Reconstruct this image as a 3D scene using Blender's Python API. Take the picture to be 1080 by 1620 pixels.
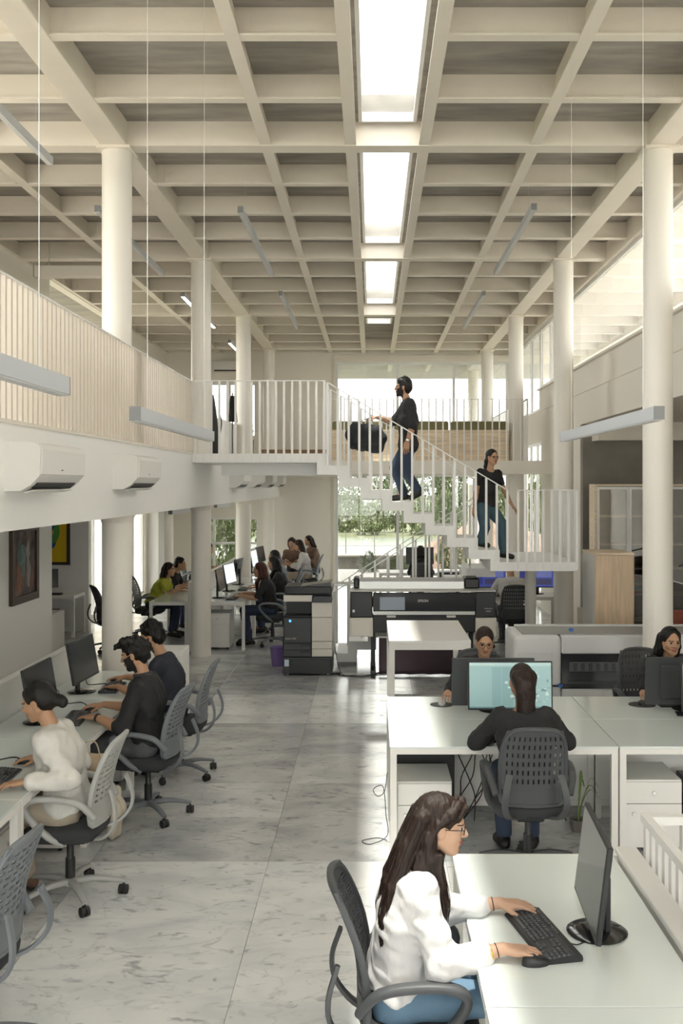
import bpy, bmesh, math, random
import numpy as np
from mathutils import Vector, Matrix
random.seed(7)
rng = np.random.default_rng(7)
scene = bpy.context.scene
for _o in list(bpy.data.objects):
    bpy.data.objects.remove(_o)
col = scene.collection
PI = math.pi
R = math.radians

# ------------------------------------------------------------------ camera, sky, sun, exposure
cam_data = bpy.data.cameras.new('camera')
cam = bpy.data.objects.new('camera', cam_data); col.objects.link(cam)
cam.location = (0, 0, 2.55)                       # eye height of somebody standing a few steps up
cam.rotation_euler = (PI / 2, 0, 0)
cam_data.sensor_fit = 'VERTICAL'; cam_data.sensor_height = 36; cam_data.sensor_width = 24
cam_data.lens = 36
cam_data.shift_x = -48 / 1620; cam_data.shift_y = -43 / 1620
cam_data.clip_end = 400
scene.camera = cam

world = bpy.data.worlds.new('overcast_sky'); scene.world = world
world.use_nodes = True
_bg = world.node_tree.nodes['Background']
_bg.inputs[0].default_value = (1.0, 0.985, 0.96, 1); _bg.inputs[1].default_value = 4.6
sun_d = bpy.data.lights.new('sun', 'SUN'); sun_d.energy = 4.8; sun_d.angle = R(2.0); sun_d.color = (1, .96, .89)
sun = bpy.data.objects.new('sun', sun_d); col.objects.link(sun)
sun.rotation_euler = Vector((0.012, 0.015, -1)).to_track_quat('-Z', 'Y').to_euler()
scene.view_settings.view_transform = 'Standard'; scene.view_settings.look = 'None'
scene.view_settings.gamma = 1; scene.view_settings.use_curve_mapping = False
scene.view_settings.exposure = 1.12
cy = scene.cycles
cy.use_denoising = True
cy.use_adaptive_sampling = True; cy.adaptive_threshold = .02
cy.max_bounces = 7; cy.diffuse_bounces = 5; cy.glossy_bounces = 3; cy.transmission_bounces = 6; cy.transparent_max_bounces = 10
cy.caustics_reflective = False; cy.caustics_refractive = False
cy.sample_clamp_indirect = 6.0

# ------------------------------------------------------------------ materials
MATS = {}
def M(name, c=(.8, .8, .8), rough=.6, metal=0., spec=.5, noise=0., nscale=8., stretch=(1, 1, 1), bump=0., bscale=40., emit=0., coat=0., rnd=0.):
    """principled material; noise = colour variation, bump = fine relief, rnd = tone change from object to object"""
    if name in MATS: return MATS[name]
    m = bpy.data.materials.new(name); m.use_nodes = True
    nt = m.node_tree; b = nt.nodes['Principled BSDF']
    b.inputs['Base Color'].default_value = (*c, 1)
    b.inputs['Roughness'].default_value = rough; b.inputs['Metallic'].default_value = metal
    b.inputs['Specular IOR Level'].default_value = spec
    b.inputs['Coat Weight'].default_value = coat
    if emit:
        b.inputs['Emission Color'].default_value = (*c, 1); b.inputs['Emission Strength'].default_value = emit
    if noise or bump:
        tc = nt.nodes.new('ShaderNodeTexCoord'); mp = nt.nodes.new('ShaderNodeMapping')
        mp.inputs['Scale'].default_value = stretch
        nt.links.new(tc.outputs['Object'], mp.inputs['Vector'])
    if noise:
        n = nt.nodes.new('ShaderNodeTexNoise'); n.inputs['Scale'].default_value = nscale; n.inputs['Detail'].default_value = 6
        nt.links.new(mp.outputs[0], n.inputs['Vector'])
        r = nt.nodes.new('ShaderNodeValToRGB')
        r.color_ramp.elements[0].position = .3; r.color_ramp.elements[1].position = .7
        r.color_ramp.elements[0].color = (*[v * (1 - noise) for v in c], 1)
        r.color_ramp.elements[1].color = (*[min(1, v * (1 + noise * .6)) for v in c], 1)
        nt.links.new(n.outputs['Fac'], r.inputs[0]); out = r.outputs[0]
        if rnd:
            oi = nt.nodes.new('ShaderNodeObjectInfo'); mr = nt.nodes.new('ShaderNodeMapRange')
            mr.inputs['To Min'].default_value = 1 - rnd; mr.inputs['To Max'].default_value = 1 + rnd
            hs = nt.nodes.new('ShaderNodeHueSaturation')
            nt.links.new(oi.outputs['Random'], mr.inputs[0]); nt.links.new(mr.outputs[0], hs.inputs['Value'])
            nt.links.new(out, hs.inputs['Color']); out = hs.outputs[0]
        nt.links.new(out, b.inputs['Base Color'])
    if bump:
        n2 = nt.nodes.new('ShaderNodeTexNoise'); n2.inputs['Scale'].default_value = bscale; n2.inputs['Detail'].default_value = 4
        nt.links.new(mp.outputs[0], n2.inputs['Vector'])
        bp = nt.nodes.new('ShaderNodeBump'); bp.inputs['Strength'].default_value = bump; bp.inputs['Distance'].default_value = .01
        nt.links.new(n2.outputs['Fac'], bp.inputs['Height']); nt.links.new(bp.outputs[0], b.inputs['Normal'])
    MATS[name] = m
    return m

def glass_mat(name, tint=(.97, .98, .97), refl=.08, rough=0.0):
    if name in MATS: return MATS[name]
    m = bpy.data.materials.new(name); m.use_nodes = True
    nt = m.node_tree; nt.nodes.clear()
    out = nt.nodes.new('ShaderNodeOutputMaterial'); mix = nt.nodes.new('ShaderNodeMixShader')
    t = nt.nodes.new('ShaderNodeBsdfTransparent'); g = nt.nodes.new('ShaderNodeBsdfGlossy')
    t.inputs[0].default_value = (*tint, 1); g.inputs['Roughness'].default_value = rough
    mix.inputs[0].default_value = refl
    nt.links.new(t.outputs[0], mix.inputs[1]); nt.links.new(g.outputs[0], mix.inputs[2]); nt.links.new(mix.outputs[0], out.inputs[0])
    MATS[name] = m
    return m

def marble_mat(name, c, dark):
    m = bpy.data.materials.new(name); m.use_nodes = True
    nt = m.node_tree; b = nt.nodes['Principled BSDF']; L = nt.links
    tc = nt.nodes.new('ShaderNodeNewGeometry'); oi = nt.nodes.new('ShaderNodeObjectInfo')
    mul = nt.nodes.new('ShaderNodeMath'); mul.operation = 'MULTIPLY'; mul.inputs[1].default_value = 37.0
    L.new(oi.outputs['Random'], mul.inputs[0])
    mp = nt.nodes.new('ShaderNodeMapping'); mp.inputs['Scale'].default_value = (1.0, 1.7, 1)
    L.new(tc.outputs['Position'], mp.inputs['Vector'])
    def noise(scale, detail, dist):
        n = nt.nodes.new('ShaderNodeTexNoise'); n.noise_dimensions = '4D'
        n.inputs['Scale'].default_value = scale; n.inputs['Detail'].default_value = detail; n.inputs['Distortion'].default_value = dist
        L.new(mp.outputs[0], n.inputs['Vector']); L.new(mul.outputs[0], n.inputs['W']); return n
    def ramp(p0, c0, p1, c1):
        r = nt.nodes.new('ShaderNodeValToRGB')
        r.color_ramp.elements[0].position = p0; r.color_ramp.elements[1].position = p1
        r.color_ramp.elements[0].color = (*c0, 1); r.color_ramp.elements[1].color = (*c1, 1); return r
    def mixc(a, bb, mode, fac):
        x = nt.nodes.new('ShaderNodeMix'); x.data_type = 'RGBA'; x.blend_type = mode; x.inputs[0].default_value = fac
        L.new(a, x.inputs[6]); L.new(bb, x.inputs[7]); return x.outputs[2]
    n1 = noise(1.5, 10, .9); r1 = ramp(.34, [v * (1 - dark) * (1 + .03 * i) for i, v in enumerate(c)], .60, c); L.new(n1.outputs['Fac'], r1.inputs[0])
    n2 = noise(5.5, 9, 1.6); r2 = ramp(.30, (.50, .51, .54), .43, (1, 1, 1)); L.new(n2.outputs['Fac'], r2.inputs[0])
    n3 = noise(.9, 6, 2.2); r3 = ramp(.485, (1, 1, 1), .5, (.80, .80, .82)); r3.color_ramp.elements.new(.515).color = (1, 1, 1, 1)
    L.new(n3.outputs['Fac'], r3.inputs[0])
    o = mixc(r1.outputs[0], r2.outputs[0], 'MULTIPLY', .85)
    o = mixc(o, r3.outputs[0], 'MULTIPLY', .6)
    L.new(o, b.inputs['Base Color'])
    b.inputs['Roughness'].default_value = .16; b.inputs['Specular IOR Level'].default_value = .5
    MATS[name] = m
    return m

def wood_mat(name, c=(.5, .4, .3), scale=3.0, stretch=(8, 8, .6)):
    return M(name, c, .5, noise=.22, nscale=scale, stretch=stretch, bump=.05, bscale=30)

CREAM = M('cream_steel_paint', (.79, .73, .645), .5, noise=.03, nscale=3)
COLUMN = M('cream_column_paint', (.84, .80, .735), .45)
WALL = M('warm_white_plaster', (.83, .785, .71), .75, bump=.03, bscale=60)
WHITE = M('white_plaster', (.88, .87, .845), .7, bump=.02, bscale=60)
CONC = M('board_marked_concrete', (.36, .335, .30), .85, noise=.28, nscale=2.2, stretch=(.7, 3, 1), bump=.25, bscale=14)
CONCW = M('grey_concrete_wall', (.29, .265, .23), .8, noise=.22, nscale=1.5, bump=.15, bscale=12)
STEELW = M('white_powder_coat', (.82, .81, .79), .4)
STAIRW = M('white_stair_paint', (.85, .845, .83), .45)
ALU = M('pale_aluminium', (.66, .655, .64), .4, .4)
LAMP = M('grey_anodised_lamp', (.50, .52, .55), .45, .2)
DESKG = M('pale_back_painted_glass', (.74, .80, .785), .12, coat=.3)
DESKF = M('white_desk_frame', (.80, .78, .745), .45)
LAMW = M('white_laminate', (.80, .785, .755), .4)
BLACK = M('black_plastic', (.018, .019, .021), .42)
BLACKG = M('black_gloss', (.012, .013, .015), .12)
DARK = M('dark_grey_plastic', (.05, .053, .058), .45)
CHAR = M('charcoal_nylon', (.066, .07, .076), .5)
CHGREY = M('blue_grey_nylon', (.17, .185, .205), .5)
CHLIGHT = M('pale_grey_nylon', (.42, .42, .41), .5)
SEATF = M('dark_seat_fabric', (.035, .037, .042), .85, bump=.2, bscale=300)
RUBBER = M('black_rubber', (.02, .02, .02), .6)
CHROME = M('brushed_metal', (.62, .62, .62), .25, .9)
SCREEN_OFF = M('dark_screen', (.045, .05, .056), .16)
CABLE = M('black_cable', (.02, .02, .02), .6)
WOOD = wood_mat('light_oak', (.66, .50, .34))
WOODP = wood_mat('pale_birch', (.80, .655, .48), stretch=(.6, 8, 8))
GLASS = glass_mat('clear_window_glass')
GLASSK = glass_mat('tinted_skylight_glass', (.78, .79, .78), .05)
GLASST = glass_mat('solar_control_glass', (.64, .65, .64), .08)
GLASSR = glass_mat('reflective_window_glass', (.80, .80, .79), .18)

# ------------------------------------------------------------------ object helpers
def tag(o, label=None, cat=None, group=None, kind=None):
    if label: o['label'] = label
    if cat: o['category'] = cat
    if group: o['group'] = group
    if kind: o['kind'] = kind
    return o

def empty(name, loc=(0, 0, 0), rz=0., label=None, cat=None, group=None, parent=None, kind=None):
    o = bpy.data.objects.new(name, None); col.objects.link(o)
    o.location = loc; o.rotation_euler = (0, 0, rz); o.empty_display_size = .1
    if parent: o.parent = parent
    return tag(o, label, cat, group, kind)

def link(name, me, parent=None, loc=(0, 0, 0), rot=(0, 0, 0), **kw):
    o = bpy.data.objects.new(name, me); col.objects.link(o)
    o.location = loc; o.rotation_euler = rot
    if parent: o.parent = parent
    return tag(o, **kw)

KIDS = {}
def copy_tree(o, parent=None, kids=None):
    c = o.copy(); col.objects.link(c)
    c.parent = parent
    for ch in list(o.children):
        copy_tree(ch, c)
    return c

class MB:
    """collects shapes into one mesh"""
    def __init__(s): s.v = []; s.f = []; s.m = []; s.mat = 0
    def add(s, vs, fs):
        n = len(s.v); s.v += [tuple(v) for v in vs]; s.f += [tuple(i + n for i in f) for f in fs]; s.m += [s.mat] * len(fs); return s
    def box(s, x0, x1, y0, y1, z0, z1):
        return s.add([(x, y, z) for x in (x0, x1) for y in (y0, y1) for z in (z0, z1)],
                     [(0, 1, 3, 2), (4, 6, 7, 5), (0, 4, 5, 1), (2, 3, 7, 6), (0, 2, 6, 4), (1, 5, 7, 3)])
    def rbox(s, x0, x1, y0, y1, z0, z1, b=.005, seg=1, T=None):
        bm = bmesh.new(); bmesh.ops.create_cube(bm, size=1)
        for v in bm.verts:
            v.co = Vector(((x0 + x1) / 2 + v.co.x * (x1 - x0), (y0 + y1) / 2 + v.co.y * (y1 - y0), (z0 + z1) / 2 + v.co.z * (z1 - z0)))
        bmesh.ops.bevel(bm, geom=bm.edges[:] , offset=b, segments=seg, profile=.5, affect='EDGES')
        if T is not None: bm.transform(T)
        bm.verts.index_update()
        s.add([v.co[:] for v in bm.verts], [[v.index for v in f.verts] for f in bm.faces]); bm.free(); return s
    def prism(s, pts, axis, a, b):
        """pts 2-D outline (counter-clockwise), extruded along axis from a to b; XZ for 'y', XY for 'z', YZ for 'x'"""
        n = len(pts)
        def P(p, t): return {'y': (p[0], t, p[1]), 'z': (p[0], p[1], t), 'x': (t, p[0], p[1])}[axis]
        return s.add([P(p, a) for p in pts] + [P(p, b) for p in pts],
                     [tuple(range(n)), tuple(range(2 * n - 1, n - 1, -1))] + [(i, n + i, n + (i + 1) % n, (i + 1) % n) for i in range(n)])
    def cyl(s, p0, p1, r0, r1=None, n=12, cap=True):
        r1 = r0 if r1 is None else r1
        p0 = Vector(p0); p1 = Vector(p1); d = (p1 - p0).normalized()
        a = d.orthogonal().normalized(); b = d.cross(a)
        vs = []
        for p, r in ((p0, r0), (p1, r1)):
            vs += [p + (a * math.cos(2 * PI * i / n) + b * math.sin(2 * PI * i / n)) * r for i in range(n)]
        fs = [(i, (i + 1) % n, n + (i + 1) % n, n + i) for i in range(n)]
        if cap: fs += [tuple(range(n - 1, -1, -1)), tuple(range(n, 2 * n))]
        return s.add(vs, fs)
    def lathe(s, prof, n=20, c=(0, 0, 0), cap=True):
        vs = []; fs = []
        for r, z in prof:
            vs += [(c[0] + r * math.cos(2 * PI * i / n), c[1] + r * math.sin(2 * PI * i / n), c[2] + z) for i in range(n)]
        for k in range(len(prof) - 1):
            fs += [(k * n + i, k * n + (i + 1) % n, (k + 1) * n + (i + 1) % n, (k + 1) * n + i) for i in range(n)]
        if cap: fs += [tuple(range(n - 1, -1, -1)), tuple(range((len(prof) - 1) * n, len(prof) * n))]
        return s.add(vs, fs)
    def sweep(s, path, w, h, n=8, side=(1, 0, 0), closed=False, power=.6):
        """rounded-rectangle section w (along side) by h swept along path; w, h may be lists"""
        P = [Vector(p) for p in path]; k = len(P); side = Vector(side)
        W = w if isinstance(w, (list, tuple)) else [w] * k
        H = h if isinstance(h, (list, tuple)) else [h] * k
        vs = []; fs = []
        for i, p in enumerate(P):
            t = (P[(i + 1) % k] - P[i - 1]) if closed else (P[min(i + 1, k - 1)] - P[max(i - 1, 0)])
            t.normalize(); a = (side - t * side.dot(t)).normalized(); b = t.cross(a)
            for j in range(n):
                an = 2 * PI * (j + .5) / n; cx = math.cos(an); sx = math.sin(an)
                cx = math.copysign(abs(cx) ** power, cx); sx = math.copysign(abs(sx) ** power, sx)
                vs.append(p + a * cx * W[i] / 2 + b * sx * H[i] / 2)
        for i in range(k if closed else k - 1):
            i2 = (i + 1) % k
            fs += [(i * n + j, i * n + (j + 1) % n, i2 * n + (j + 1) % n, i2 * n + j) for j in range(n)]
        if not closed: fs += [tuple(range(n - 1, -1, -1)), tuple(range((k - 1) * n, k * n))]
        return s.add(vs, fs)
    def tube(s, path, r, n=6): return s.sweep(path, 2 * r, 2 * r, n, side=(.31, .2, .93), power=1)
    def ball(s, c, r, n=10, m=6):
        r = r if isinstance(r, (list, tuple)) else (r, r, r)
        vs = [(c[0], c[1], c[2] - r[2])]; fs = []
        for k in range(1, m):
            a = -PI / 2 + PI * k / m
            vs += [(c[0] + r[0] * math.cos(a) * math.cos(2 * PI * i / n), c[1] + r[1] * math.cos(a) * math.sin(2 * PI * i / n), c[2] + r[2] * math.sin(a)) for i in range(n)]
        vs.append((c[0], c[1], c[2] + r[2]))
        fs += [(0, 1 + (i + 1) % n, 1 + i) for i in range(n)]
        for k in range(m - 2):
            fs += [(1 + k * n + i, 1 + k * n + (i + 1) % n, 1 + (k + 1) * n + (i + 1) % n, 1 + (k + 1) * n + i) for i in range(n)]
        t = len(vs) - 1
        fs += [(t, 1 + (m - 2) * n + i, 1 + (m - 2) * n + (i + 1) % n) for i in range(n)]
        return s.add(vs, fs)
    def mesh(s, name, mats, smooth=None):
        me = bpy.data.meshes.new(name); me.from_pydata(s.v, [], s.f); me.validate()
        for m in (mats if isinstance(mats, (list, tuple)) else [mats]): me.materials.append(m)
        if s.m and max(s.m) > 0: me.polygons.foreach_set('material_index', s.m[:len(me.polygons)])
        bm = bmesh.new(); bm.from_mesh(me); bmesh.ops.recalc_face_normals(bm, faces=bm.faces[:]); bm.to_mesh(me); bm.free()
        if smooth is not None:
            me.polygons.foreach_set('use_smooth', [True] * len(me.polygons))
            if smooth < 179: me.set_sharp_from_angle(angle=R(smooth))
        return me
    def build(s, name, mats, parent=None, smooth=None, loc=(0, 0, 0), rot=(0, 0, 0), **kw):
        return link(name, s.mesh(name, mats, smooth), parent, loc, rot, **kw)

def spline(pts, n=6, closed=False):
    """Catmull-Rom through pts"""
    P = [Vector(p) for p in pts]; k = len(P); out = []
    rngk = range(k) if closed else range(k - 1)
    for i in rngk:
        p0 = P[(i - 1) % k] if (closed or i > 0) else P[0] * 2 - P[1]
        p1 = P[i]; p2 = P[(i + 1) % k]
        p3 = P[(i + 2) % k] if (closed or i < k - 2) else P[-1] * 2 - P[-2]
        for j in range(n):
            t = j / n
            out.append(.5 * ((2 * p1) + (p2 - p0) * t + (2 * p0 - 5 * p1 + 4 * p2 - p3) * t * t + (3 * p1 - p0 - 3 * p2 + p3) * t ** 3))
    if not closed: out.append(P[-1])
    return out

def text_part(name, body, size, mat, parent, loc, rot, shear=0., align='CENTER'):
    cu = bpy.data.curves.new(name, 'FONT'); cu.body = body; cu.size = size; cu.align_x = align; cu.extrude = .0008; cu.shear = shear
    cu.align_y = 'CENTER'
    t = bpy.data.objects.new(name + '_tmp', cu); col.objects.link(t)
    dg = bpy.context.evaluated_depsgraph_get(); dg.update()
    me = bpy.data.meshes.new_from_object(t.evaluated_get(dg))
    bpy.data.objects.remove(t); bpy.data.curves.remove(cu)
    me.materials.clear(); me.materials.append(mat)
    return link(name, me, parent, loc, rot)
# ------------------------------------------------------------------ the setting
ZC = 6.15          # underside of the concrete slab
ZB = 5.92          # underside of the beams
ZM = 2.97          # upper floor level
COLY = [10.25, 15.30, 20.35, 25.40]
XL, XR = -2.55, 2.86
XF = -2.35         # face of the left upper floor
YB = 26.2          # back wall
XG = 3.5           # right glazed wall

# floor of large marble slabs
floor = MB().box(-7, 8, -3, YB + .2, -.25, -.008).build('floor', M('grey_grout', (.42, .41, .40), .7), kind='structure')
TILE_L = marble_mat('pale_marble', (.84, .84, .83), .22)
TILE_D = marble_mat('grey_marble', (.60, .60, .60), .36)
TILE_M = marble_mat('mid_grey_marble', (.68, .68, .675), .30)
yrows = [-.8, .75, 2.31, 3.85, 5.39, 6.93, 7.86, 8.75, 9.71, 10.96, 12.44, 13.9, 15.4, 16.9, 18.4, 19.9, 21.4, 22.9, 24.5, YB]
xcols = [-5.5, -4.3, -3.1, -1.9, -.7, .5, 1.7, 2.9, 3.5]
tile_cache = {}
for j in range(len(yrows) - 1):
    for i in range(len(xcols) - 1):
        w = xcols[i + 1] - xcols[i]; h = yrows[j + 1] - yrows[j]; key = (round(w, 3), round(h, 3))
        pale = yrows[j + 1] <= 6.94 or abs(yrows[j] - 10.96) < .01
        mat = TILE_L if (pale and xcols[i] >= -1.91) else (TILE_M if (i * 7 + j * 5) % 3 == 0 else TILE_D)
        k2 = key + (mat.name,)
        if k2 not in tile_cache:
            tile_cache[k2] = MB().rbox(.0012, w - .0012, .0012, h - .0012, -.03, 0, .0012).mesh('floor_tile', mat)
        link('floor_tile', tile_cache[k2], floor, (xcols[i], yrows[j], 0))

# ceiling: concrete slab cut by the skylights, a grid of painted steel beams below it
sky_seg = [(-2.0, -.1), (.3, 5.05), (5.35, 10.1), (10.4, 15.15), (15.45, 20.2), (21.9, 22.7)]
cb = MB()
cb.box(-8, -.13, 10.4, YB + .2, ZC, ZC + .25).box(-5.4, -.13, -3, 10.4, ZC, ZC + .25).box(.44, XG + .15, -3, YB + .2, ZC, ZC + .25)
ye = -3
for a, b in sky_seg:
    cb.box(-.13, .44, ye, a, ZC, ZC + .25); ye = b
cb.box(-.13, .44, ye, YB + .2, ZC, ZC + .25)
ceiling = cb.build('ceiling', CONC, kind='structure')

def ibeam(x0, x1, z0=ZB, z1=ZC, fw=.11, tf=.014, tw=.012):
    return MB().prism([(-fw / 2, z0), (fw / 2, z0), (fw / 2, z0 + tf), (tw / 2, z0 + tf + .004), (tw / 2, z1), (-tw / 2, z1), (-tw / 2, z0 + tf + .004), (-fw / 2, z0 + tf)], 'x', x0, x1)
XLONG = [-5.25, -3.90, XL, -1.05, -.21, .52, 1.62, XR]
cross_me = ibeam(-5.3, -.21).mesh('cross_beam', CREAM)
cross2_me = ibeam(.52, XG).mesh('cross_beam', CREAM)
main_me = MB().box(-5.3, XG, -.11, .11, ZB - .012, ZC).mesh('main_cross_beam', CREAM)
plate_me = MB().box(0, .09, -.013, -.006, ZB + .02, ZC - .015).mesh('end_plate', CREAM)
for k in range(-8, 13):
    y = 10.25 + 1.2625 * k
    if y < -2.5 or y > YB: continue
    if k % 4 == 0:
        link('main_cross_beam', main_me, ceiling, (0, y, 0)); continue
    cbl = link('cross_beam', cross_me, ceiling, (0, y, 0)); cbr = link('cross_beam', cross2_me, ceiling, (0, y, 0))
    if y > 6:
        for x in XLONG:
            cbm = cbl if x < 0 else cbr
            off = .13 if x in (XL, XR) else .05
            if x not in (-.21,): link('end_plate', plate_me, cbm, (x + off, 0, 0))
            if x not in (.52, -5.25): link('end_plate', plate_me, cbm, (x - off - .09, 0, 0))
long_me = MB().prism([(-.055, ZB - .004), (.055, ZB - .004), (.055, ZB + .012), (.012, ZB + .02), (.012, ZC), (-.012, ZC), (-.012, ZB + .02), (-.055, ZB + .012)], 'y', -3, YB).mesh('long_beam', CREAM)
row_me = MB().rbox(-.13, .13, -3, YB, ZB - .016, ZC, .006).mesh('column_line_beam', CREAM)
for x in XLONG:
    link('column_line_beam' if x in (XL, XR) else 'long_beam', row_me if x in (XL, XR) else long_me, ceiling, (x, 0, 0))
MB().box(XG - .02, XG + .15, -3, YB, 5.85, ZC).build('edge_beam', CREAM, ceiling)
# skylights
for n, (a, b) in enumerate(sky_seg):
    w = empty('window_%d' % (n + 11), (0, 0, 0), kind='structure')
    fr = MB()
    for (x0, x1, y0, y1) in ((-.13, -.095, a, b), (.405, .44, a, b), (-.095, .405, a, a + .04), (-.095, .405, b - .04, b)):
        fr.box(x0, x1, y0, y1, ZC - .03, ZC + .06)
    fr.build('skylight_frame', ALU, w)
    for i in range(2):
        y0 = a + .04 + (b - a - .08) * i / 2; y1 = a + .04 + (b - a - .08) * (i + 1) / 2
        MB().box(-.095, .405, y0 + .004, y1 - .004, ZC + .03, ZC + .04).build('pane', GLASSK, w)

# round columns
def column(x, y, label, z0=0, z1=ZB - .016, r=.147, cap=None):
    t = empty('column', (x, y, z0), label=label, cat='column', group='round cream columns')
    MB().lathe([(r, 0), (r, z1 - z0)], 40).build('shaft', COLUMN, t, 40)
    MB().rbox(-.17, .17, -.17, .17, z1 - z0 - .03, z1 - z0, .004).build('cap_plate', CREAM, t)
    if cap: MB().lathe([(r + .003, cap - .1), (r + .015, cap - .06), (r + .05, cap), (r + .003, cap)], 24, cap=False).build('flared_collar', WALL, t, 50)
    return t
for i, y in enumerate(COLY):
    column(XL, y, ['round cream column at the left, rising behind the slatted balustrade, nearest of its row',
                   'round cream column where the slatted balustrade meets the stair landing',
                   'round cream column behind the upper stair landing, third of the left row',
                   'slim looking round column at the far end of the left row'][i], cap=2.27)
    column(XR, y, ['large round cream column at the right, before the grey-white machine',
                   'round cream column just right of the lower stair landing',
                   'round cream column at the right end of the upper gallery railing',
                   'round cream column standing before the big back window'][i])
column(-5.05, 25.3, 'round column near the far left wall below the upper floor', z1=2.62)
column(2.3, 14.85, 'thin white post holding up the lower stair landing', z1=1.40, r=.08)

# left upper floor
MB().box(-8, XF - .04, 10.4, YB, 2.62, ZM).box(-7.15, XF - .04, -3, 10.4, 2.62, ZM).build('floor_upper_left', WALL, kind='structure')
MB().box(XF - .04, XF, -3, YB, 2.25, ZM).build('trim_1', WHITE, kind='structure')
MB().box(XF - .02, XF + .012, -3, 13.38, ZM - .022, ZM + .004).build('trim_2', CREAM, kind='structure')
# gallery at the back
MB().box(XF, 3.05, 19.9, YB, 2.76, 3.02).box(3.05, XG, 19.9, 20.2, 2.76, 3.02).build('floor_gallery', WALL, kind='structure')

# back wall with its openings
wb = MB()
def wall_y(mb, y0, y1, x0, x1, z0, z1, holes):
    """wall across x with rectangular holes (x0, x1, z0, z1)"""
    xs = sorted({x0, x1, *[h[0] for h in holes], *[h[1] for h in holes]}); zs = sorted({z0, z1, *[h[2] for h in holes], *[h[3] for h in holes]})
    for i in range(len(xs) - 1):
        for k in range(len(zs) - 1):
            cx = (xs[i] + xs[i + 1]) / 2; cz = (zs[k] + zs[k + 1]) / 2
            if not any(h[0] < cx < h[1] and h[2] < cz < h[3] for h in holes):
                mb.box(xs[i], xs[i + 1], y0, y1, zs[k], zs[k + 1])
    return mb
def wall_x(mb, x0, x1, y0, y1, z0, z1, holes):
    t = MB(); wall_y(t, x0, x1, y0, y1, z0, z1, holes)
    return mb.add([(v[1], v[0], v[2]) for v in t.v], t.f)
H_UP = (-4.35, -2.95, 3.75, 5.17); H_LO = (-4.6, -2.9, .35, 1.72); H_BIG = (-.94, XG, 0, 5.7)
wall_y(wb, YB, YB + .2, -8, XG + .15, 0, ZC, [H_UP, H_LO, H_BIG]).build('wall_back', WALL, kind='structure')
MB().box(-.97, XG, YB - .06, YB, 5.7, 5.86).box(-.99, -.94, YB - .05, YB, 0, 5.7).build('trim_3', CREAM, kind='structure')

def window(n, box, y, vs=(), hs=(), fw=.06, glass=GLASS, frame=STEELW, axis='y', dp=.06):
    """framed window in plane y (or x): box (a0, a1, z0, z1), vertical bars vs, horizontal bars hs"""
    w = empty('window_%d' % n, (0, 0, 0), kind='structure')
    a0, a1, z0, z1 = box
    def B(u0, u1, w0, w1, d0=-dp / 2, d1=dp / 2):
        return MB().box(u0, u1, y + d0, y + d1, w0, w1) if axis == 'y' else MB().box(y + d0, y + d1, u0, u1, w0, w1)
    for (u0, u1, w0, w1) in ((a0, a0 + fw, z0, z1), (a1 - fw, a1, z0, z1), (a0 + fw, a1 - fw, z0, z0 + fw), (a0 + fw, a1 - fw, z1 - fw, z1)):
        B(u0, u1, w0, w1).build('window_frame', frame, w)
    for v in vs: B(v - fw / 2, v + fw / 2, z0 + fw, z1 - fw).build('mullion', frame, w)
    U = [a0 + fw] + [x for v in vs for x in (v - fw / 2, v + fw / 2)] + [a1 - fw]
    for i in range(0, len(U), 2):
        Z = [z0 + fw] + [x for v in hs for x in (v - fw / 2, v + fw / 2)] + [z1 - fw]
        for v in hs: B(U[i], U[i + 1], v - fw / 2, v + fw / 2).build('transom', frame, w)
        for k in range(0, len(Z), 2):
            B(U[i], U[i + 1], Z[k], Z[k + 1], -.005, .005).build('pane', glass, w)
    return w
window(1, H_BIG, YB + .08, (.66, 2.10), (2.88,), .07, GLASST, frame=ALU)
window(2, H_UP, YB + .1, (-3.65,), glass=GLASST)
window(3, H_LO, YB + .1, (-4.05, -3.48), (1.05,), glass=GLASST)

# right glazed wall
MB().box(XG, XG + .15, -3, YB, 3.56, 4.09).build('wall_right_spandrel', WALL, kind='structure')
MB().box(XG + .03, XG + .15, -3, 21.6, 4.09, 4.53).build('wall_right_parapet', WALL, kind='structure')
MB().box(XG - .03, XG + .17, -3, 21.6, 4.53, 4.56).box(XG - .02, XG + .05, -3, YB, 4.075, 4.095).build('trim_4', CREAM, kind='structure')
window(4, (.5, 19.2, 4.56, 5.85), XG + .08, (5.25,), (), .05, GLASSR, axis='x')
window(5, (19.2, 21.6, 4.56, 5.85), XG + .08, (20.4,), (), .07, GLASSR, axis='x')
window(6, (21.6, YB, 4.095, 5.85), XG + .08, (22.9, 24.5), (), .07, GLASST, axis='x')
wl = MB(); wall_x(wl, XG, XG + .15, 17.2, YB, 0, 3.56, [(21.2, 23.9, .1, 3.45)]); wl.build('wall_right', WALL, kind='structure')
window(7, (21.2, 23.9, .1, 3.45), XG + .08, (22.1, 23.0), (), .06, GLASST, axis='x')
# the lower room on the right: concrete back wall, ceiling and beam
MB().box(XG, 8, 17.0, 17.2, 0, 3.56).build('wall_concrete', CONCW, kind='structure')
MB().box(XG + .15, 8.2, -3, 17.2, 3.56, 3.75).build('ceiling_right_room', CREAM, kind='structure')
MB().box(XG + .15, 8, 16.5, 17.0, 3.27, 3.56).build('trim_5', CREAM, kind='structure')
MB().box(8, 8.2, -3, 17.2, 0, 3.56).build('wall_right_room', WALL, kind='structure')
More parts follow.
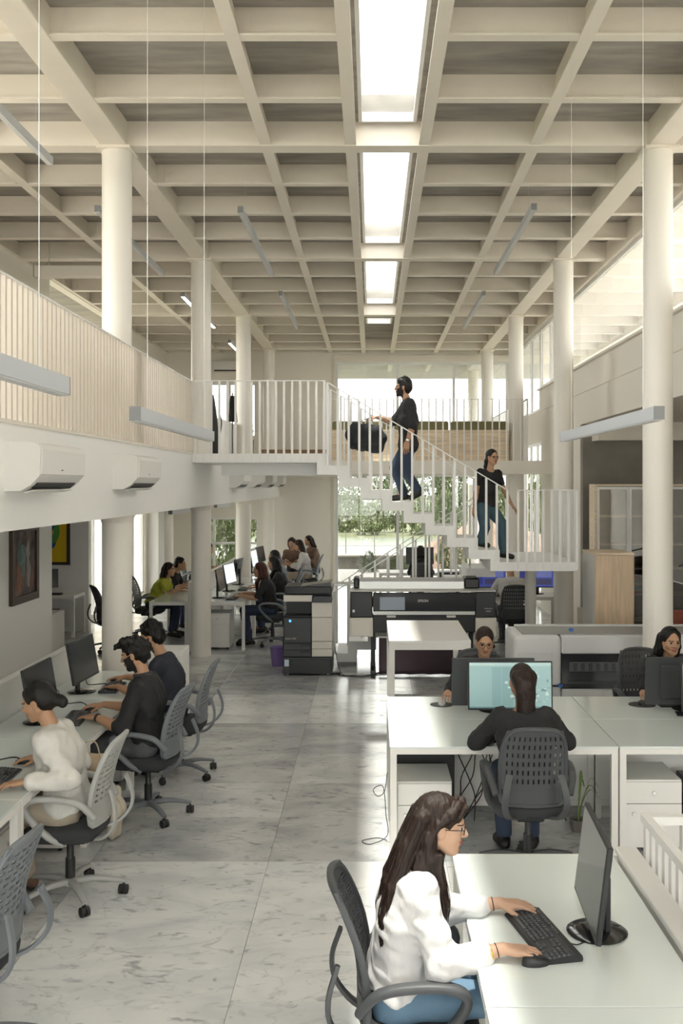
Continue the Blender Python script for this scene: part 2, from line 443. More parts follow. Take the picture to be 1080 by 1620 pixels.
# upper left walls
wl = MB(); wall_x(wl, -5.4, -5.25, -3, YB, ZM, ZC, [(16.7, 21.0, ZM, 5.9), (-2.6, 9.6, 3.8, 5.75)]); wl.build('wall_left_upper', WALL, kind='structure')
window(24, (-2.6, 9.6, 3.8, 5.75), -5.32, (-.2, 2.2, 4.6, 7.1), (), .06, axis='x')  # unseen window, added so daylight reaches the right wall
wo = MB(); wall_x(wo, -8.2, -8, 10.4, YB + .2, ZM, ZC, [(14.5, 24.5, 3.9, 5.8)])
window(25, (14.5, 24.5, 3.9, 5.8), -8.1, (17, 19.5, 22), (), .06, axis='x')  # window added to lighten the dark room beyond the opening
wo.box(-8, -5.4, 10.4, 10.55, ZM, ZC).build('wall_left_outer', WALL, kind='structure')
# lower left walls
MB().box(-4.35, -4.2, -3, 13.45, 0, 2.62).build('wall_left_lower', WHITE, kind='structure')
MB().box(-7, -4.92, 17.8, 17.95, 0, 2.62).build('wall_left_return', WHITE, kind='structure')
MB().box(-7.15, -7, -3, 18, 0, 2.62).build('wall_left_passage', WHITE, kind='structure')
wl = MB(); wall_x(wl, -5.4, -5.25, 17.95, YB, 0, 2.62, [(18.2, 22.0, .05, 2.5), (22.6, 23.7, .05, 2.5)]); wl.build('wall_left_far', WALL, kind='structure')
window(8, (18.2, 22.0, .05, 2.5), -5.32, (19.5, 20.8), (), .05, axis='x')
window(9, (22.6, 23.7, .05, 2.5), -5.32, (), (), .05, axis='x')
MB().box(-5.35, -4.98, 23.9, 24.6, .02, 2.3).build('door_1', M('pale_grey_door', (.66, .65, .62), .5), kind='structure')
# wall behind the viewer, with unseen windows added to let daylight in
wn = MB(); wall_y(wn, -3.2, -3, -8.2, 8.2, 0, ZC, [(-4.8, 3.3, .05, 5.75), (-7.6, -5.6, 3.5, 5.6), (4.2, 7.6, .4, 3.3)]); wn.build('wall_near', WALL, kind='structure')
window(21, (-4.8, 3.3, .05, 5.75), -3.1, (-3.4, -2.0, -.7, .6, 1.95), (2.9,), .07, GLASST, frame=ALU)
window(22, (4.2, 7.6, .4, 3.3), -3.1, (5.9,), (), .06)
window(23, (-7.6, -5.6, 3.5, 5.6), -3.1, (), (), .06)
# outside canopies
CANOPY = M('white_canopy_paint', (.84, .83, .81), .6)
can = MB().box(XG + .15, 5.7, -3, 30.5, 6.12, 6.3).box(-6, XG + .15, YB + .2, 30.5, 6.12, 6.3).build('ceiling_canopy', CANOPY, kind='structure')
cbm = MB().box(XG + .15, 5.7, -.05, .05, 5.92, 6.12).mesh('canopy_beam', CANOPY)
for k in range(-6, 14):
    link('canopy_beam', cbm, can, (0, 10.25 + 1.2625 * k, 0))
for x in (-3.9, -2.55, -1.05, .52, 1.62, 2.86):
    MB().box(x - .06, x + .06, YB + .2, 30.4, 5.9, 6.12).build('canopy_beam', CANOPY, can)
MB().box(-6, 5.7, 30.3, 30.5, 5.7, 6.12).build('canopy_fascia', CANOPY, can)
MB().box(5.6, 5.7, -3, 30.5, 5.85, 6.12).build('canopy_fascia', CANOPY, can)
column(2.96, 29.9, 'round white column outside, beyond the upper back window', z1=5.9, r=.16)
MB().box(XG + .16, 8.2, -3, 17.2, 3.75, 3.78).build('floor_terrace', M('pale_screed', (.7, .68, .63), .8), kind='structure')

# ------------------------------------------------------------------ balustrades and stairs
def bars(parent, path, zb, zt, step, w=.028, d=.012, me=None):
    """upright bars along a straight path from a to b; zb/zt functions of t in 0..1"""
    a, b = Vector(path[0]), Vector(path[1]); L = (b - a).length; n = max(1, round(L / step)); ang = math.atan2(b.y - a.y, b.x - a.x)
    for i in range(n + 1):
        t = i / n; p = a.lerp(b, t); z0 = zb(t); z1 = zt(t); key = ('bar', round(z1 - z0, 3), w, d)
        if key not in tile_cache: tile_cache[key] = MB().box(-w / 2, w / 2, -d / 2, d / 2, 0, z1 - z0).mesh('baluster', me or STEELW)
        link('baluster', tile_cache[key], parent, (p.x, p.y, z0), (0, 0, ang))
def rail_run(parent, pts, w=.04, h=.012):
    return MB().sweep([Vector(p) for p in pts], w, h, 4, side=(0, 0, 1) if False else (0, 1, 0) if abs(pts[1][0] - pts[0][0]) > abs(pts[1][1] - pts[0][1]) else (1, 0, 0), power=.01).build('handrail', STEELW, parent)
ZR = 3.91
bal = empty('balustrade', (XF - .02, 1.25, ZM), label='long slatted warm-lit balustrade along the edge of the left upper floor', cat='balustrade')
bars(bal, ((0, 0, 0), (0, 12.15, 0)), lambda t: 0, lambda t: ZR - ZM - .012, .105, .030, .034, M('warm_lit_slat', (.66, .59, .51), .5))  # beige puts the warm reflected light into the slat colour
rail_run(bal, [(0, -.02, ZR - ZM - .006), (0, 12.15, ZR - ZM - .006)])

gal = empty('balustrade', (0, 19.93, 3.02), label='white bar railing along the back gallery in front of the big window', cat='balustrade')
bars(gal, ((-.95, 0, 0), (3.03, 0, 0)), lambda t: 0, lambda t: 1.19, .135, .026, .012)
rail_run(gal, [(-1.0, 0, 1.2), (3.05, 0, 1.2)])
bars(gal, ((3.03, .12, 0), (3.03, 5.9, 0)), lambda t: 0, lambda t: 1.19, .135, .026, .012)
rail_run(gal, [(3.03, 0, 1.2), (3.03, 5.95, 1.2)])
gb = empty('balustrade', (0, 25.85, 3.02), label='far bar railing close to the upper back window', cat='balustrade')
bars(gb, ((-2.25, 0, 0), (2.95, 0, 0)), lambda t: 0, lambda t: 1.13, .19, .026, .012)
rail_run(gb, [(-2.3, 0, 1.14), (3.0, 0, 1.14)])

st = empty('staircase', (0, 13.4, 0), label='white folded-plate staircase with thin bar railings turning at a lower landing', cat='staircase')
Z0, Z1 = 2.96, 1.54; r1 = (Z0 - Z1) / 9; tr = .284; T = .12; X0 = -.60; X9 = X0 + 8 * tr
YW = .95
MB().rbox(XF + .002, X0 - T, 0, 1.75, Z0 - T, Z0, .003).build('landing', STAIRW, st)
MB().box(XF + .3, X0 - .12, .55, .75, Z0 - T - .16, Z0 - T).build('landing_beam', STAIRW, st)
for i in range(9):
    xi = X0 + i * tr - (tr if False else 0); zi = Z0 - (i + 1) * r1; xn = xi + tr if i < 8 else X9 + .3
    MB().prism([(xi - T, zi - T), (xn - T, zi - T), (xn - T, zi), (xi, zi), (xi, zi + r1), (xi - T, zi + r1)], 'y', 0, YW).build('step', STAIRW, st)
XLD = 2.68
MB().rbox(X9 + .3 - T, XLD, 0, 2.0, Z1 - T, Z1, .003).build('landing', STAIRW, st)
MB().box(X9 - .05, X9 + .3 - T, 1.05, 2.0, Z1 - T, Z1).build('landing_edge', STAIRW, st)
r2 = Z1 / 9; tr2 = .28
for i in range(8):
    xi = X9 - .05 - i * tr2; zi = Z1 - (i + 1) * r2; xn = xi - tr2
    MB().prism([(xi + T, zi - T), (xi + T, zi + r2), (xi, zi + r2), (xi, zi), (xn + T, zi), (xn + T, max(0, zi - T))], 'y', 1.05, 2.0).build('step', STAIRW, st)
def railing(name, segs, y_const=None, step=.142):
    """segs: list of ((x,y),(x,y), zbase0, zbase1, ztop0, ztop1)"""
    rl = None
    for (a, b, zb0, zb1, zt0, zt1, stp) in segs:
        m = MB(); horiz = abs(b[0] - a[0]) > abs(b[1] - a[1])
        m.sweep([(a[0], a[1], zt0), (b[0], b[1], zt1)], .035, .012, 4, side=(0, 1, 0) if horiz else (1, 0, 0), power=.01)
        rl = m.build('railing', STEELW, st)
        bars(rl, ((a[0], a[1], 0), (b[0], b[1], 0)), lambda t: zb0 + (zb1 - zb0) * t, lambda t: zt0 + (zt1 - zt0) * t - .006, stp, .030, .012)
RH = .94
xs0, xs1 = X0 + .07, X9 + .07
railing('r', [((XF + .04, -.008), (X0 - .02, -.008), Z0 - .1, Z0 - .1, ZR, ZR, .107),
              ((X0 + .02, -.008), (X9 + .1, -.008), Z0 - .22, Z1 - .06, ZR - .02, Z1 + RH, .142),
              ((X9 + .24, -.008), (XLD, -.008), Z1 - .1, Z1 - .1, Z1 + RH, Z1 + RH, .112),
              ((XLD + .008, .1), (XLD + .008, 1.95), Z1 - .1, Z1 - .1, Z1 + RH, Z1 + RH, .125),
              ((X0 + .02, YW + .01), (X9 - .1, YW + .01), Z0 - .22, Z1 + .04, ZR - .02, Z1 + RH + .06, .142),
              ((X9 - .1, 1.04), (X9 - .05 - 8 * tr2 - .1, 1.04), Z1 - .1, .05, Z1 + RH - .1, RH - .02, .19),
              ((X9 - .1, 2.01), (X9 - .05 - 8 * tr2 - .1, 2.01), Z1 - .1, .05, Z1 + RH - .1, RH - .02, .19),
              ((X0 - .02, YW + .2), (X0 - .02, 1.7), Z0 - .1, Z0 - .1, ZR, ZR, .125)])

# guard rail at the lower right of the picture
gr = empty('stairwell_guard', (1.33, 2.0, 0), label='white flat-bar guard railing beside the glass desk at the lower right', cat='railing')
MB().box(-.02, .02, 0, 3.0, .91, .95).build('handrail', STEELW, gr)
MB().box(.02, .20, 2.93, 2.98, .91, .95).build('cross_rail', STEELW, gr)
MB().box(.165, .205, 2.93, 2.98, .70, .91).build('end_post', STEELW, gr)
MB().sweep([(.185, 2.955, .72), (.27, 2.6, .55), (.9, .9, .30)], .04, .05, 4, side=(1, 0, 0), power=.01).build('lower_rail', STEELW, gr)
for i in range(28):
    y = 2.95 - i * .105
    MB().box(-.012, .012, y - .022, y + .022, .02, .91).build('baluster', STEELW, gr)
for i in range(6):
    y = 2.9 - i * .12; x = .19 + i * .025
    MB().box(x - .006, x + .006, y - .02, y + .02, .02, .62 - i * .03).build('baluster', STEELW, gr)

# ------------------------------------------------------------------ suspended lamps
LIT = M('lit_diffuser', (1, .96, .86), .5, emit=6.0); UNLIT = M('opal_diffuser', (.62, .62, .62), .4)
def lamp(x, y0, y1, z, label, w=.055, h=.075, lit=False, ztop=ZC, group='linear pendant lamps'):
    t = empty('linear_pendant_lamp', (x, y0, z), label=label, cat='lamp', group=group); L = y1 - y0
    MB().box(-w / 2, w / 2, .006, L - .006, .006, h).build('housing', LAMP, t)
    for y in (0, L - .006): MB().box(-w / 2 - .001, w / 2 + .001, y, y + .006, .004, h + .001).build('end_cap', M('dark_lamp_cap', (.20, .205, .21), .5), t)
    MB().box(-w / 2 + .006, w / 2 - .006, .01, L - .01, 0, .006).build('diffuser', LIT if lit else UNLIT, t)
    for y in (.12 * L, .88 * L):
        MB().cyl((0, y, h), (0, y, ztop - z), .0015, n=5).build('suspension_wire', ALU, t)
lamp(-1.22, 1.6, 4.05, 2.90, 'low grey linear pendant lamp cut off by the left edge of the view')
lamp(-1.18, 5.1, 7.5, 2.865, 'low grey linear pendant lamp in front of the slatted balustrade')
lamp(1.515, 5.4, 8.1, 2.89, 'low grey linear pendant lamp crossing in front of the big right column')
lamp(-1.45, 11.3, 14.75, 5.55, 'grey linear lamp hung high below the left ceiling bays, nearer one', .06)
lamp(1.79, 11.3, 14.8, 5.58, 'grey linear lamp hung high below the right ceiling bays, nearer one', .06)
lamp(-1.45, 16.3, 19.8, 5.56, 'small far linear lamp high on the left of the skylights', .06)
lamp(1.78, 16.3, 19.8, 5.56, 'small far linear lamp high on the right of the skylights', .06)
lamp(-3.03, 6.2, 9.65, 5.56, 'grey linear lamp at the upper left corner above the upper floor', .06)
lamp(-3.03, 11.3, 14.8, 5.56, 'grey linear lamp passing behind the nearest left column', .06)
lamp(-3.03, 16.4, 19.7, 5.56, 'lit linear lamp behind the second left column', .06, lit=True)
lamp(-3.03, 21.8, 24.3, 5.56, 'lit linear lamp farthest back above the upper floor', .06, lit=True)
lamp(-3.3, 8.6, 11.1, 2.16, 'linear lamp under the upper floor above the dark painting', .06, ztop=2.62)
lamp(-3.05, 15.5, 17.4, 2.10, 'linear lamp under the upper floor left of the second column', .06, ztop=2.62)
lamp(-3.05, 20.0, 22.0, 2.10, 'linear lamp under the upper floor behind the second column', .06, ztop=2.62)
# ------------------------------------------------------------------ office chairs
def chair_meshes(cm, seatm, backm, ncol=11, nrow=6, sw=.0055, sh=.015):
    m = {}
    # moulded back with rows of slots: a grid of cells bent to shape, slot cells left open
    W, zb, zt = .40, .60, 1.00; e0 = .025 + sw; f0 = .04 + sh
    us = [-W / 2]
    for c in range(ncol):
        x = -W / 2 + e0 + c * (W - 2 * e0) / (ncol - 1); us += [x - sw, x + sw]
    us.append(W / 2)
    zs = [zb]
    for r in range(nrow):
        z = zb + f0 + r * (zt - zb - 2 * f0) / (nrow - 1); zs += [z - sh, z + sh]
    zs.append(zt)
    def bend(u, z, off):
        t = (z - .5) / .5
        y = -.215 - .11 * t + .035 * math.sin(t * PI) + (u / .2) ** 2 * .035 * (1 - .3 * t)
        k = 1 - .12 * max(0, (z - .85) / .15) ** 2
        return (u * k, y - off, z)
    mb = MB(); idx = {}
    for s_, off in ((0, 0), (1, .012)):
        for i, u in enumerate(us):
            for j, z in enumerate(zs):
                idx[s_, i, j] = len(mb.v); mb.v.append(bend(u, z, off))
    def solid(i, j): return 0 <= i < len(us) - 1 and 0 <= j < len(zs) - 1 and not (i % 2 == 1 and j % 2 == 1)
    for i in range(len(us) - 1):
        for j in range(len(zs) - 1):
            if not solid(i, j): continue
            mb.f.append((idx[0, i, j], idx[0, i + 1, j], idx[0, i + 1, j + 1], idx[0, i, j + 1]))
            mb.f.append((idx[1, i, j], idx[1, i, j + 1], idx[1, i + 1, j + 1], idx[1, i + 1, j]))
            for (di, dj, a, b) in ((-1, 0, (0, 0), (0, 1)), (1, 0, (1, 0), (1, 1)), (0, -1, (0, 0), (1, 0)), (0, 1, (0, 1), (1, 1))):
                if not solid(i + di, j + dj):
                    mb.f.append((idx[0, i + a[0], j + a[1]], idx[0, i + b[0], j + b[1]], idx[1, i + b[0], j + b[1]], idx[1, i + a[0], j + a[1]]))
    mb.m = [0] * len(mb.f)
    m['back'] = mb.mesh('back_shell', backm, 50)
    # rim round the back
    loop = [(-.20, .52), (-.215, .7), (-.205, .88), (-.175, .985), (-.08, 1.012), (.08, 1.012), (.175, .985), (.205, .88), (.215, .7), (.20, .52), (.1, .50), (-.1, .50)]
    m['rim'] = MB().sweep([Vector(bend(u * .98, z, .004)) for u, z in [(p.x, p.y) for p in spline([(u, z, 0) for u, z in loop], 3, True)]], .03, .03, 6, side=(0, 1, 0), closed=True, power=.8).mesh('back_rim', cm, 60)
    # lower solid panel of the back
    lp = MB(); n = 8
    for off in (0, .014):
        for j in range(3):
            for i in range(n + 1): lp.v.append(bend(-.19 + .38 * i / n, .50 + .10 * j / 2, off))
    for j in range(2):
        for i in range(n):
            a = j * (n + 1) + i; q = (a, a + 1, a + n + 2, a + n + 1); lp.f.append(q); lp.f.append(tuple(v + 3 * (n + 1) for v in q[::-1]))
    lp.m = [0] * len(lp.f); m['lumbar'] = lp.mesh('lower_back_panel', backm, 60)
    # hoops behind the back down to the seat
    for s_, nm in ((-1, 'hoopl'), (1, 'hoopr')):
        P = spline([(s_ * .16, -.30, .72), (s_ * .19, -.335, .60), (s_ * .19, -.32, .50), (s_ * .15, -.24, .425), (s_ * .07, -.10, .405)], 4)
        m[nm] = MB().sweep(P, .045, .022, 6, side=(1, 0, 0)).mesh('back_bracket', cm, 60)
    # seat cushion
    sb = MB(); prof = [(.0, .405), (.90, .405), (.98, .425), (1.0, .455), (.97, .485), (.85, .497), (0, .503)]; n = 28; V = []
    for k, (rr, z) in enumerate(prof):
        for i in range(n):
            a = 2 * PI * i / n; c = math.cos(a); s_ = math.sin(a); e = .45
            x = math.copysign(abs(c) ** e, c) * .245 * max(rr, .01); y = math.copysign(abs(s_) ** e, s_) * .235 * max(rr, .01) + .02
            zz = z - (.03 * max(0, (y - .15) / .1) ** 2 if rr > .5 and z > .45 else 0)
            V.append((x, y, zz))
    F = [(k * n + i, k * n + (i + 1) % n, (k + 1) * n + (i + 1) % n, (k + 1) * n + i) for k in range(len(prof) - 1) for i in range(n)]
    sb.add(V, F); m['seat'] = sb.mesh('seat', seatm, 60)
    # closed-loop armrests
    for s_, nm in ((-1, 'arml'), (1, 'armr')):
        P = spline([(s_ * .235, -.22, .57), (s_ * .265, -.14, .66), (s_ * .275, .0, .69), (s_ * .275, .13, .685), (s_ * .27, .185, .64), (s_ * .262, .14, .55), (s_ * .25, .05, .46), (s_ * .20, -.02, .405)], 4)
        k = len(P); m[nm] = MB().sweep(P, [.044 + .016 * math.sin(PI * i / (k - 1)) for i in range(k)], [.036] * k, 8, side=(1, 0, 0)).mesh('armrest', cm, 60)
    m['mech'] = MB().rbox(-.09, .09, -.12, .12, .36, .41, .01).mesh('tilt_mechanism', BLACK)
    m['lift'] = MB().lathe([(.03, .09), (.03, .25), (.026, .25), (.022, .26), (.022, .37)], 14).mesh('gas_lift', BLACK, 40)
    m['hub'] = MB().lathe([(.045, .085), (.05, .10), (.045, .125), (.03, .13)], 14).mesh('base_hub', cm, 40)
    P = spline([(.03, 0, .108), (.15, 0, .112), (.26, 0, .095), (.325, 0, .078)], 3); k = len(P)
    m['spoke'] = MB().sweep(P, [.052 - .024 * i / (k - 1) for i in range(k)], [.04 - .018 * i / (k - 1) for i in range(k)], 8, side=(0, 1, 0)).mesh('base_leg', cm, 60)
    c = MB().cyl((0, -.026, .029), (0, -.006, .029), .029, n=14).cyl((0, .006, .029), (0, .026, .029), .029, n=14).rbox(-.022, .024, -.006, .006, .02, .062, .003).cyl((0, 0, .05), (0, 0, .085), .007, n=8)
    m['caster'] = c.mesh('caster', RUBBER, 40)
    return m
CH = {'charcoal': chair_meshes(CHAR, SEATF, CHAR), 'grey': chair_meshes(CHGREY, SEATF, CHGREY, 6, 10, .021, .0075), 'pale': chair_meshes(CHLIGHT, SEATF, CHLIGHT, 6, 10, .021, .0075),
      'mesh': chair_meshes(CHAR, SEATF, CHAR, 5, 24, .030, .0042)}
def chair(x, y, yaw, label, kind='grey', spin=0., z=0., group='office swivel chairs'):
    m = CH[kind]; t = empty('office_chair', (x, y, z), R(yaw), label, 'chair', group)
    link('seat', m['seat'], t); bk = link('backrest', m['back'], t)
    link('back_rim', m['rim'], bk); link('lower_panel', m['lumbar'], bk)
    for n_ in ('hoopl', 'hoopr'): link('back_bracket', m[n_], t)
    for n_ in ('arml', 'armr'): link('armrest', m[n_], t)
    link('tilt_mechanism', m['mech'], t); link('gas_lift', m['lift'], t); link('base_hub', m['hub'], t)
    for i in range(5):
        a = R(spin) + 2 * PI * i / 5
        lg = link('leg', m['spoke'], t, rot=(0, 0, a))
        link('caster', m['caster'], lg, (.318, 0, 0), (0, 0, 1.1 * i))
    return t

# ------------------------------------------------------------------ monitors, keyboards, mice
def screen_ui(w, h, style):
    mb = MB()
    def r(a, b, c, d, k, e=.0006): mb.mat = k; mb.add([(a * w / 2, -e, c * h), (b * w / 2, -e, c * h), (b * w / 2, -e, d * h), (a * w / 2, -e, d * h)], [(0, 1, 2, 3)])
    r(-1, 1, 0, 1, 0, 0)
    if style == 'cad':
        r(-1, 1, .93, 1, 1); r(-1, 1, 0, .03, 2); r(-.45, -.22, .05, .90, 3); r(-.2, .06, .05, .9, 3)
        rr = random.Random(3)
        for i in range(34):
            a = rr.uniform(-.2, .9); c = rr.uniform(.1, .8); r(a, min(.98, a + rr.uniform(.02, .14)), c, min(.9, c + rr.uniform(.01, .07)), rr.choice([2, 3, 4, 1]), .0012)
        for i in range(12): r(-.97 + i * .05, -.94 + i * .05, .945, .985, 4, .0012)
    elif style == 'blue':
        r(-1, 1, .92, 1, 1); r(-.95, -.4, .1, .85, 2); r(-.3, .9, .5, .85, 3); r(-.3, .9, .1, .42, 4)
    return mb
UI = {
 'off': [SCREEN_OFF],
 'white': [M('white_screen', (.80, .84, .88), .3, emit=.35)],
 'cad': [M('ui_teal', (.30, .46, .47), .3, emit=.12), M('ui_pale', (.42, .58, .58), .3, emit=.12), M('ui_dark', (.14, .27, .29), .3, emit=.1), M('ui_mid', (.24, .39, .41), .3, emit=.12), M('ui_light', (.55, .66, .62), .3, emit=.12)],
 'blue': [M('ui_blue', (.06, .08, .35), .3, emit=.25), M('ui_blue2', (.10, .14, .50), .3, emit=.25), M('ui_blue3', (.03, .04, .2), .3, emit=.25), M('ui_blue4', (.15, .18, .42), .3, emit=.25), M('ui_blue5', (.05, .05, .12), .3, emit=.25)],
}
def monitor(x, y, yaw, label, ui='off', w=.60, h=.355, zlow=.09, tilt=8, z=.75, group='desktop monitors', body=BLACK, logo=True):
    """screen looks along local -y"""
    t = empty('monitor', (x, y, z), R(yaw), label, 'monitor', group)
    mb = MB().rbox(-w / 2, w / 2, -.011, .011, 0, h, .004)
    mb.rbox(-w * .32, w * .32, .011, .036, .05, h - .06, .012)
    p = mb.build('display_panel', body, t, 30, (0, -.04, zlow), (R(-tilt), 0, 0))
    screen_ui(w - .022, h - .026, ui).build('screen', UI[ui], p, None, (0, -.0118, .015))
    MB().rbox(-.035, .035, .025, .05, .012, zlow + h * .45, .006).build('stand_neck', body, t)
    MB().lathe([(.06, 0), (.118, .0), (.122, .006), (.11, .013), (.03, .018)], 28).build('stand_base', BLACKG, t, 40)
    return t
KEYM = M('dark_key_plastic', (.075, .078, .084), .4)
def key_meshes():
    b = MB().prism([(-.075, 0), (.075, 0), (.078, .010), (.074, .024), (.05, .026), (-.07, .013), (-.077, .008)], 'x', -.225, .225).mesh('keyboard_body', BLACK)
    k = MB()
    def key(x, y, w=.0155, d=.0155):
        zt = .0135 + (y + .07) * .105
        k.add([(x - w / 2, y - d / 2, zt - .004), (x + w / 2, y - d / 2, zt - .004), (x + w / 2, y + d / 2, zt - .003), (x - w / 2, y + d / 2, zt - .003),
               (x - w / 2 + .002, y - d / 2 + .002, zt + .005), (x + w / 2 - .002, y - d / 2 + .002, zt + .005), (x + w / 2 - .002, y + d / 2 - .002, zt + .006), (x - w / 2 + .002, y + d / 2 - .002, zt + .006)],
              [(4, 5, 6, 7), (0, 1, 5, 4), (1, 2, 6, 5), (2, 3, 7, 6), (3, 0, 4, 7)])
    for r_ in range(4):
        for c in range(14): key(-.208 + c * .019 + (r_ % 2) * .004, -.033 + r_ * .019)
    for c, w in ((-.2, .024), (-.172, .024), (-.1, .105), (-.03, .022), (-.004, .022), (.022, .022), (.046, .02)): key(c, -.052, w)
    for c in range(13): key(-.208 + c * .0195, .051, .0145, .012)
    for c in range(3):
        for r_ in (2, 3): key(.083 + c * .019, -.033 + r_ * .019)
        key(.083 + c * .019, -.052)
    key(.102, -.033)
    for c in range(4):
        for r_ in range(5): key(.152 + c * .019, -.052 + r_ * .019)
    return b, k.mesh('keys', KEYM)
KB = key_meshes()
def keyboard(x, y, yaw, label, z=.75, group='computer keyboards'):
    t = empty('keyboard', (x, y, z), R(yaw), label, 'keyboard', group)
    link('keyboard_body', KB[0], t); link('keys', KB[1], t, kind='stuff')
    return t
MOUSE = {}
def mouse(x, y, yaw, label, z=.75, mat=None, group='computer mice'):
    mat = mat or BLACK
    if mat.name not in MOUSE:
        mb = MB(); n = 16; rows = [(1, 0), (1, .012), (.96, .022), (.8, .031), (.45, .037), (.02, .038)]
        V = []
        for rr, z_ in rows:
            for i in range(n):
                a = 2 * PI * i / n; V.append((.031 * rr * math.cos(a), .055 * rr * math.sin(a) - (.004 if z_ > .03 else 0), z_ - max(0, math.sin(a)) * .008 * (z_ / .038)))
        mb.add(V, [(k * n + i, k * n + (i + 1) % n, (k + 1) * n + (i + 1) % n, (k + 1) * n + i) for k in range(5) for i in range(n)] + [tuple(range(5 * n, 6 * n))])
        MOUSE[mat.name] = (mb.mesh('mouse_body', mat, 60), MB().cyl((-.003, .03, .026), (.003, .03, .026), .008, n=10).mesh('scroll_wheel', DARK))
    t = empty('mouse', (x, y, z), R(yaw), label, 'mouse', group)
    link('mouse_body', MOUSE[mat.name][0], t); link('scroll_wheel', MOUSE[mat.name][1], t)
    return t

# ------------------------------------------------------------------ desks
def desk(x0, x1, y0, y1, label, group, h=.75, panel=None, glass=True, leg=.045):
    """panel: side on which the modesty panel stands ('x0','x1','y0','y1')"""
    t = empty('desk', (x0, y0, 0), 0, label, 'desk', group); w = x1 - x0; d = y1 - y0
    MB().rbox(.003, w - .003, .003, d - .003, h - .014, h, .002).build('tabletop', DESKG if glass else LAMW, t)
    g = .006
    for (a, b, c, e) in ((g, w - g, g, g + leg), (g, w - g, d - g - leg, d - g), (g, g + leg, g + leg, d - g - leg), (w - g - leg, w - g, g + leg, d - g - leg)):
        MB().box(a, b, c, e, h - .055, h - .014).build('frame_rail', DESKF, t)
    for xx in (g, w - g - leg):
        for yy in (g, d - g - leg):
            MB().box(xx, xx + leg, yy, yy + leg, 0, h - .055).build('leg', DESKF, t)
    if panel == 'y1': MB().box(g + leg, w - g - leg, d - g - .03, d - g - .012, .14, h - .055).build('modesty_panel', LAMW, t); MB().box(g + leg, w - g - leg, d - g - leg, d - g, .10, .14).build('foot_rail', DESKF, t)
    if panel == 'y0': MB().box(g + leg, w - g - leg, g + .012, g + .03, .14, h - .055).build('modesty_panel', LAMW, t)
    if panel == 'x0': MB().box(g + .012, g + .03, g + leg, d - g - leg, .14, h - .055).build('modesty_panel', LAMW, t)
    return t
def pedestal(x0, x1, y0, y1, h, face, label, group='white drawer pedestals'):
    """drawer unit; face = side of the fronts"""
    t = empty('drawer_pedestal', ((x0 + x1) / 2, (y0 + y1) / 2, 0), {'y0': 0, 'x1': PI / 2, 'x0': -PI / 2, 'y1': PI}[face], label, 'drawers', group)
    w, d = (x1 - x0, y1 - y0) if face in ('y0', 'y1') else (y1 - y0, x1 - x0)
    MB().box(-w / 2, w / 2, -d / 2 + .018, d / 2, .03, h).build('body', LAMW, t)
    dr = MB().rbox(-w / 2 + .002, w / 2 - .002, -d / 2, -d / 2 + .017, h - .16, h - .012, .002).build('drawer', LAMW, t)
    MB().cyl((0, -d / 2 - .014, h - .085), (0, -d / 2, h - .085), .011, n=12).build('knob', CHROME, dr)
    dr = MB().rbox(-w / 2 + .002, w / 2 - .002, -d / 2, -d / 2 + .017, .035, h - .165, .002).build('door', LAMW, t)
    MB().cyl((-w * .36, -d / 2 - .014, h - .23), (-w * .36, -d / 2, h - .23), .011, n=12).build('knob', CHROME, dr)
    for sx in (-1, 1):
        for sy in (-1, 1): MB().cyl((sx * (w / 2 - .04) - .01, sy * (d / 2 - .05), .016), (sx * (w / 2 - .04) + .01, sy * (d / 2 - .05), .016), .016, n=10).build('caster', RUBBER, t)
    return t
def pc_tower(x, y, yaw, label, z=0.):
    t = empty('computer_tower', (x, y, z), R(yaw), label, 'computer', 'black computer towers')
    MB().rbox(-.09, .09, -.2, .2, .01, .42, .006).build('case', BLACK, t)
    MB().rbox(-.086, .086, -.212, -.2, .02, .41, .004).build('front_panel', DARK, t)
    for xx in (-.07, .07):
        for yy in (-.16, .16): MB().cyl((xx, yy, 0), (xx, yy, .012), .014, n=8).build('foot', RUBBER, t)
    return t
def screen_wall(x0, x1, y0, y1, h, label):
    """low desk partition standing between two rows"""
    t = empty('desk_partition', ((x0 + x1) / 2, y0, 0), 0, label, 'partition', 'white desk partitions'); w = x1 - x0
    MB().box(-w / 2 + .006, w / 2 - .006, .01, y1 - y0 - .01, .12, h - .02).build('panel', LAMW, t)
    MB().rbox(-w / 2, w / 2, 0, y1 - y0, h - .02, h, .003).build('top_cap', DESKF, t)
    for y in (0, y1 - y0 - .03): MB().box(-w / 2, w / 2, y, y + .03, 0, h - .02).build('end_post', DESKF, t)
    return t

# right pod: two desks and their mirror images, screens back to back
GD = 'glass-topped desks'
desk(.12, 1.70, 7.04, 7.87, 'glass-topped desk of the long-haired woman in black seen from behind', GD, panel='y1')
desk(1.70, 3.28, 7.04, 7.87, 'glass-topped desk at the right edge beside the drawer pedestal', GD, panel='y1')
desk(.12, 1.70, 7.87, 8.71, 'glass-topped desk of the woman with glasses facing us', GD)
desk(1.70, 3.28, 7.87, 8.71, 'glass-topped desk of the woman facing us at the right edge', GD)
pedestal(.18, .56, 7.16, 7.64, .47, 'y0', 'white drawer pedestal under the left end of the front desk')
pedestal(1.76, 2.15, 7.10, 7.58, .50, 'y0', 'white drawer pedestal at the right, behind the white guard railing')
pc_tower(.45, 7.62 + .02, 90, 'black computer tower behind the left drawer pedestal', .28) if False else None
MB().rbox(.17, .62, 7.68, 7.74, .14, .69, .005).build('cable_tray', BLACK, label='black panel under the front desk behind the left pedestal', cat='panel')
pc_tower(2.36, 7.45, 0, 'black computer tower right of the right drawer pedestal')
monitor(.97, 8.18, 180, 'dark monitor seen from behind, in front of the woman with glasses', w=.66, h=.385, zlow=.03, tilt=4, body=DARK)
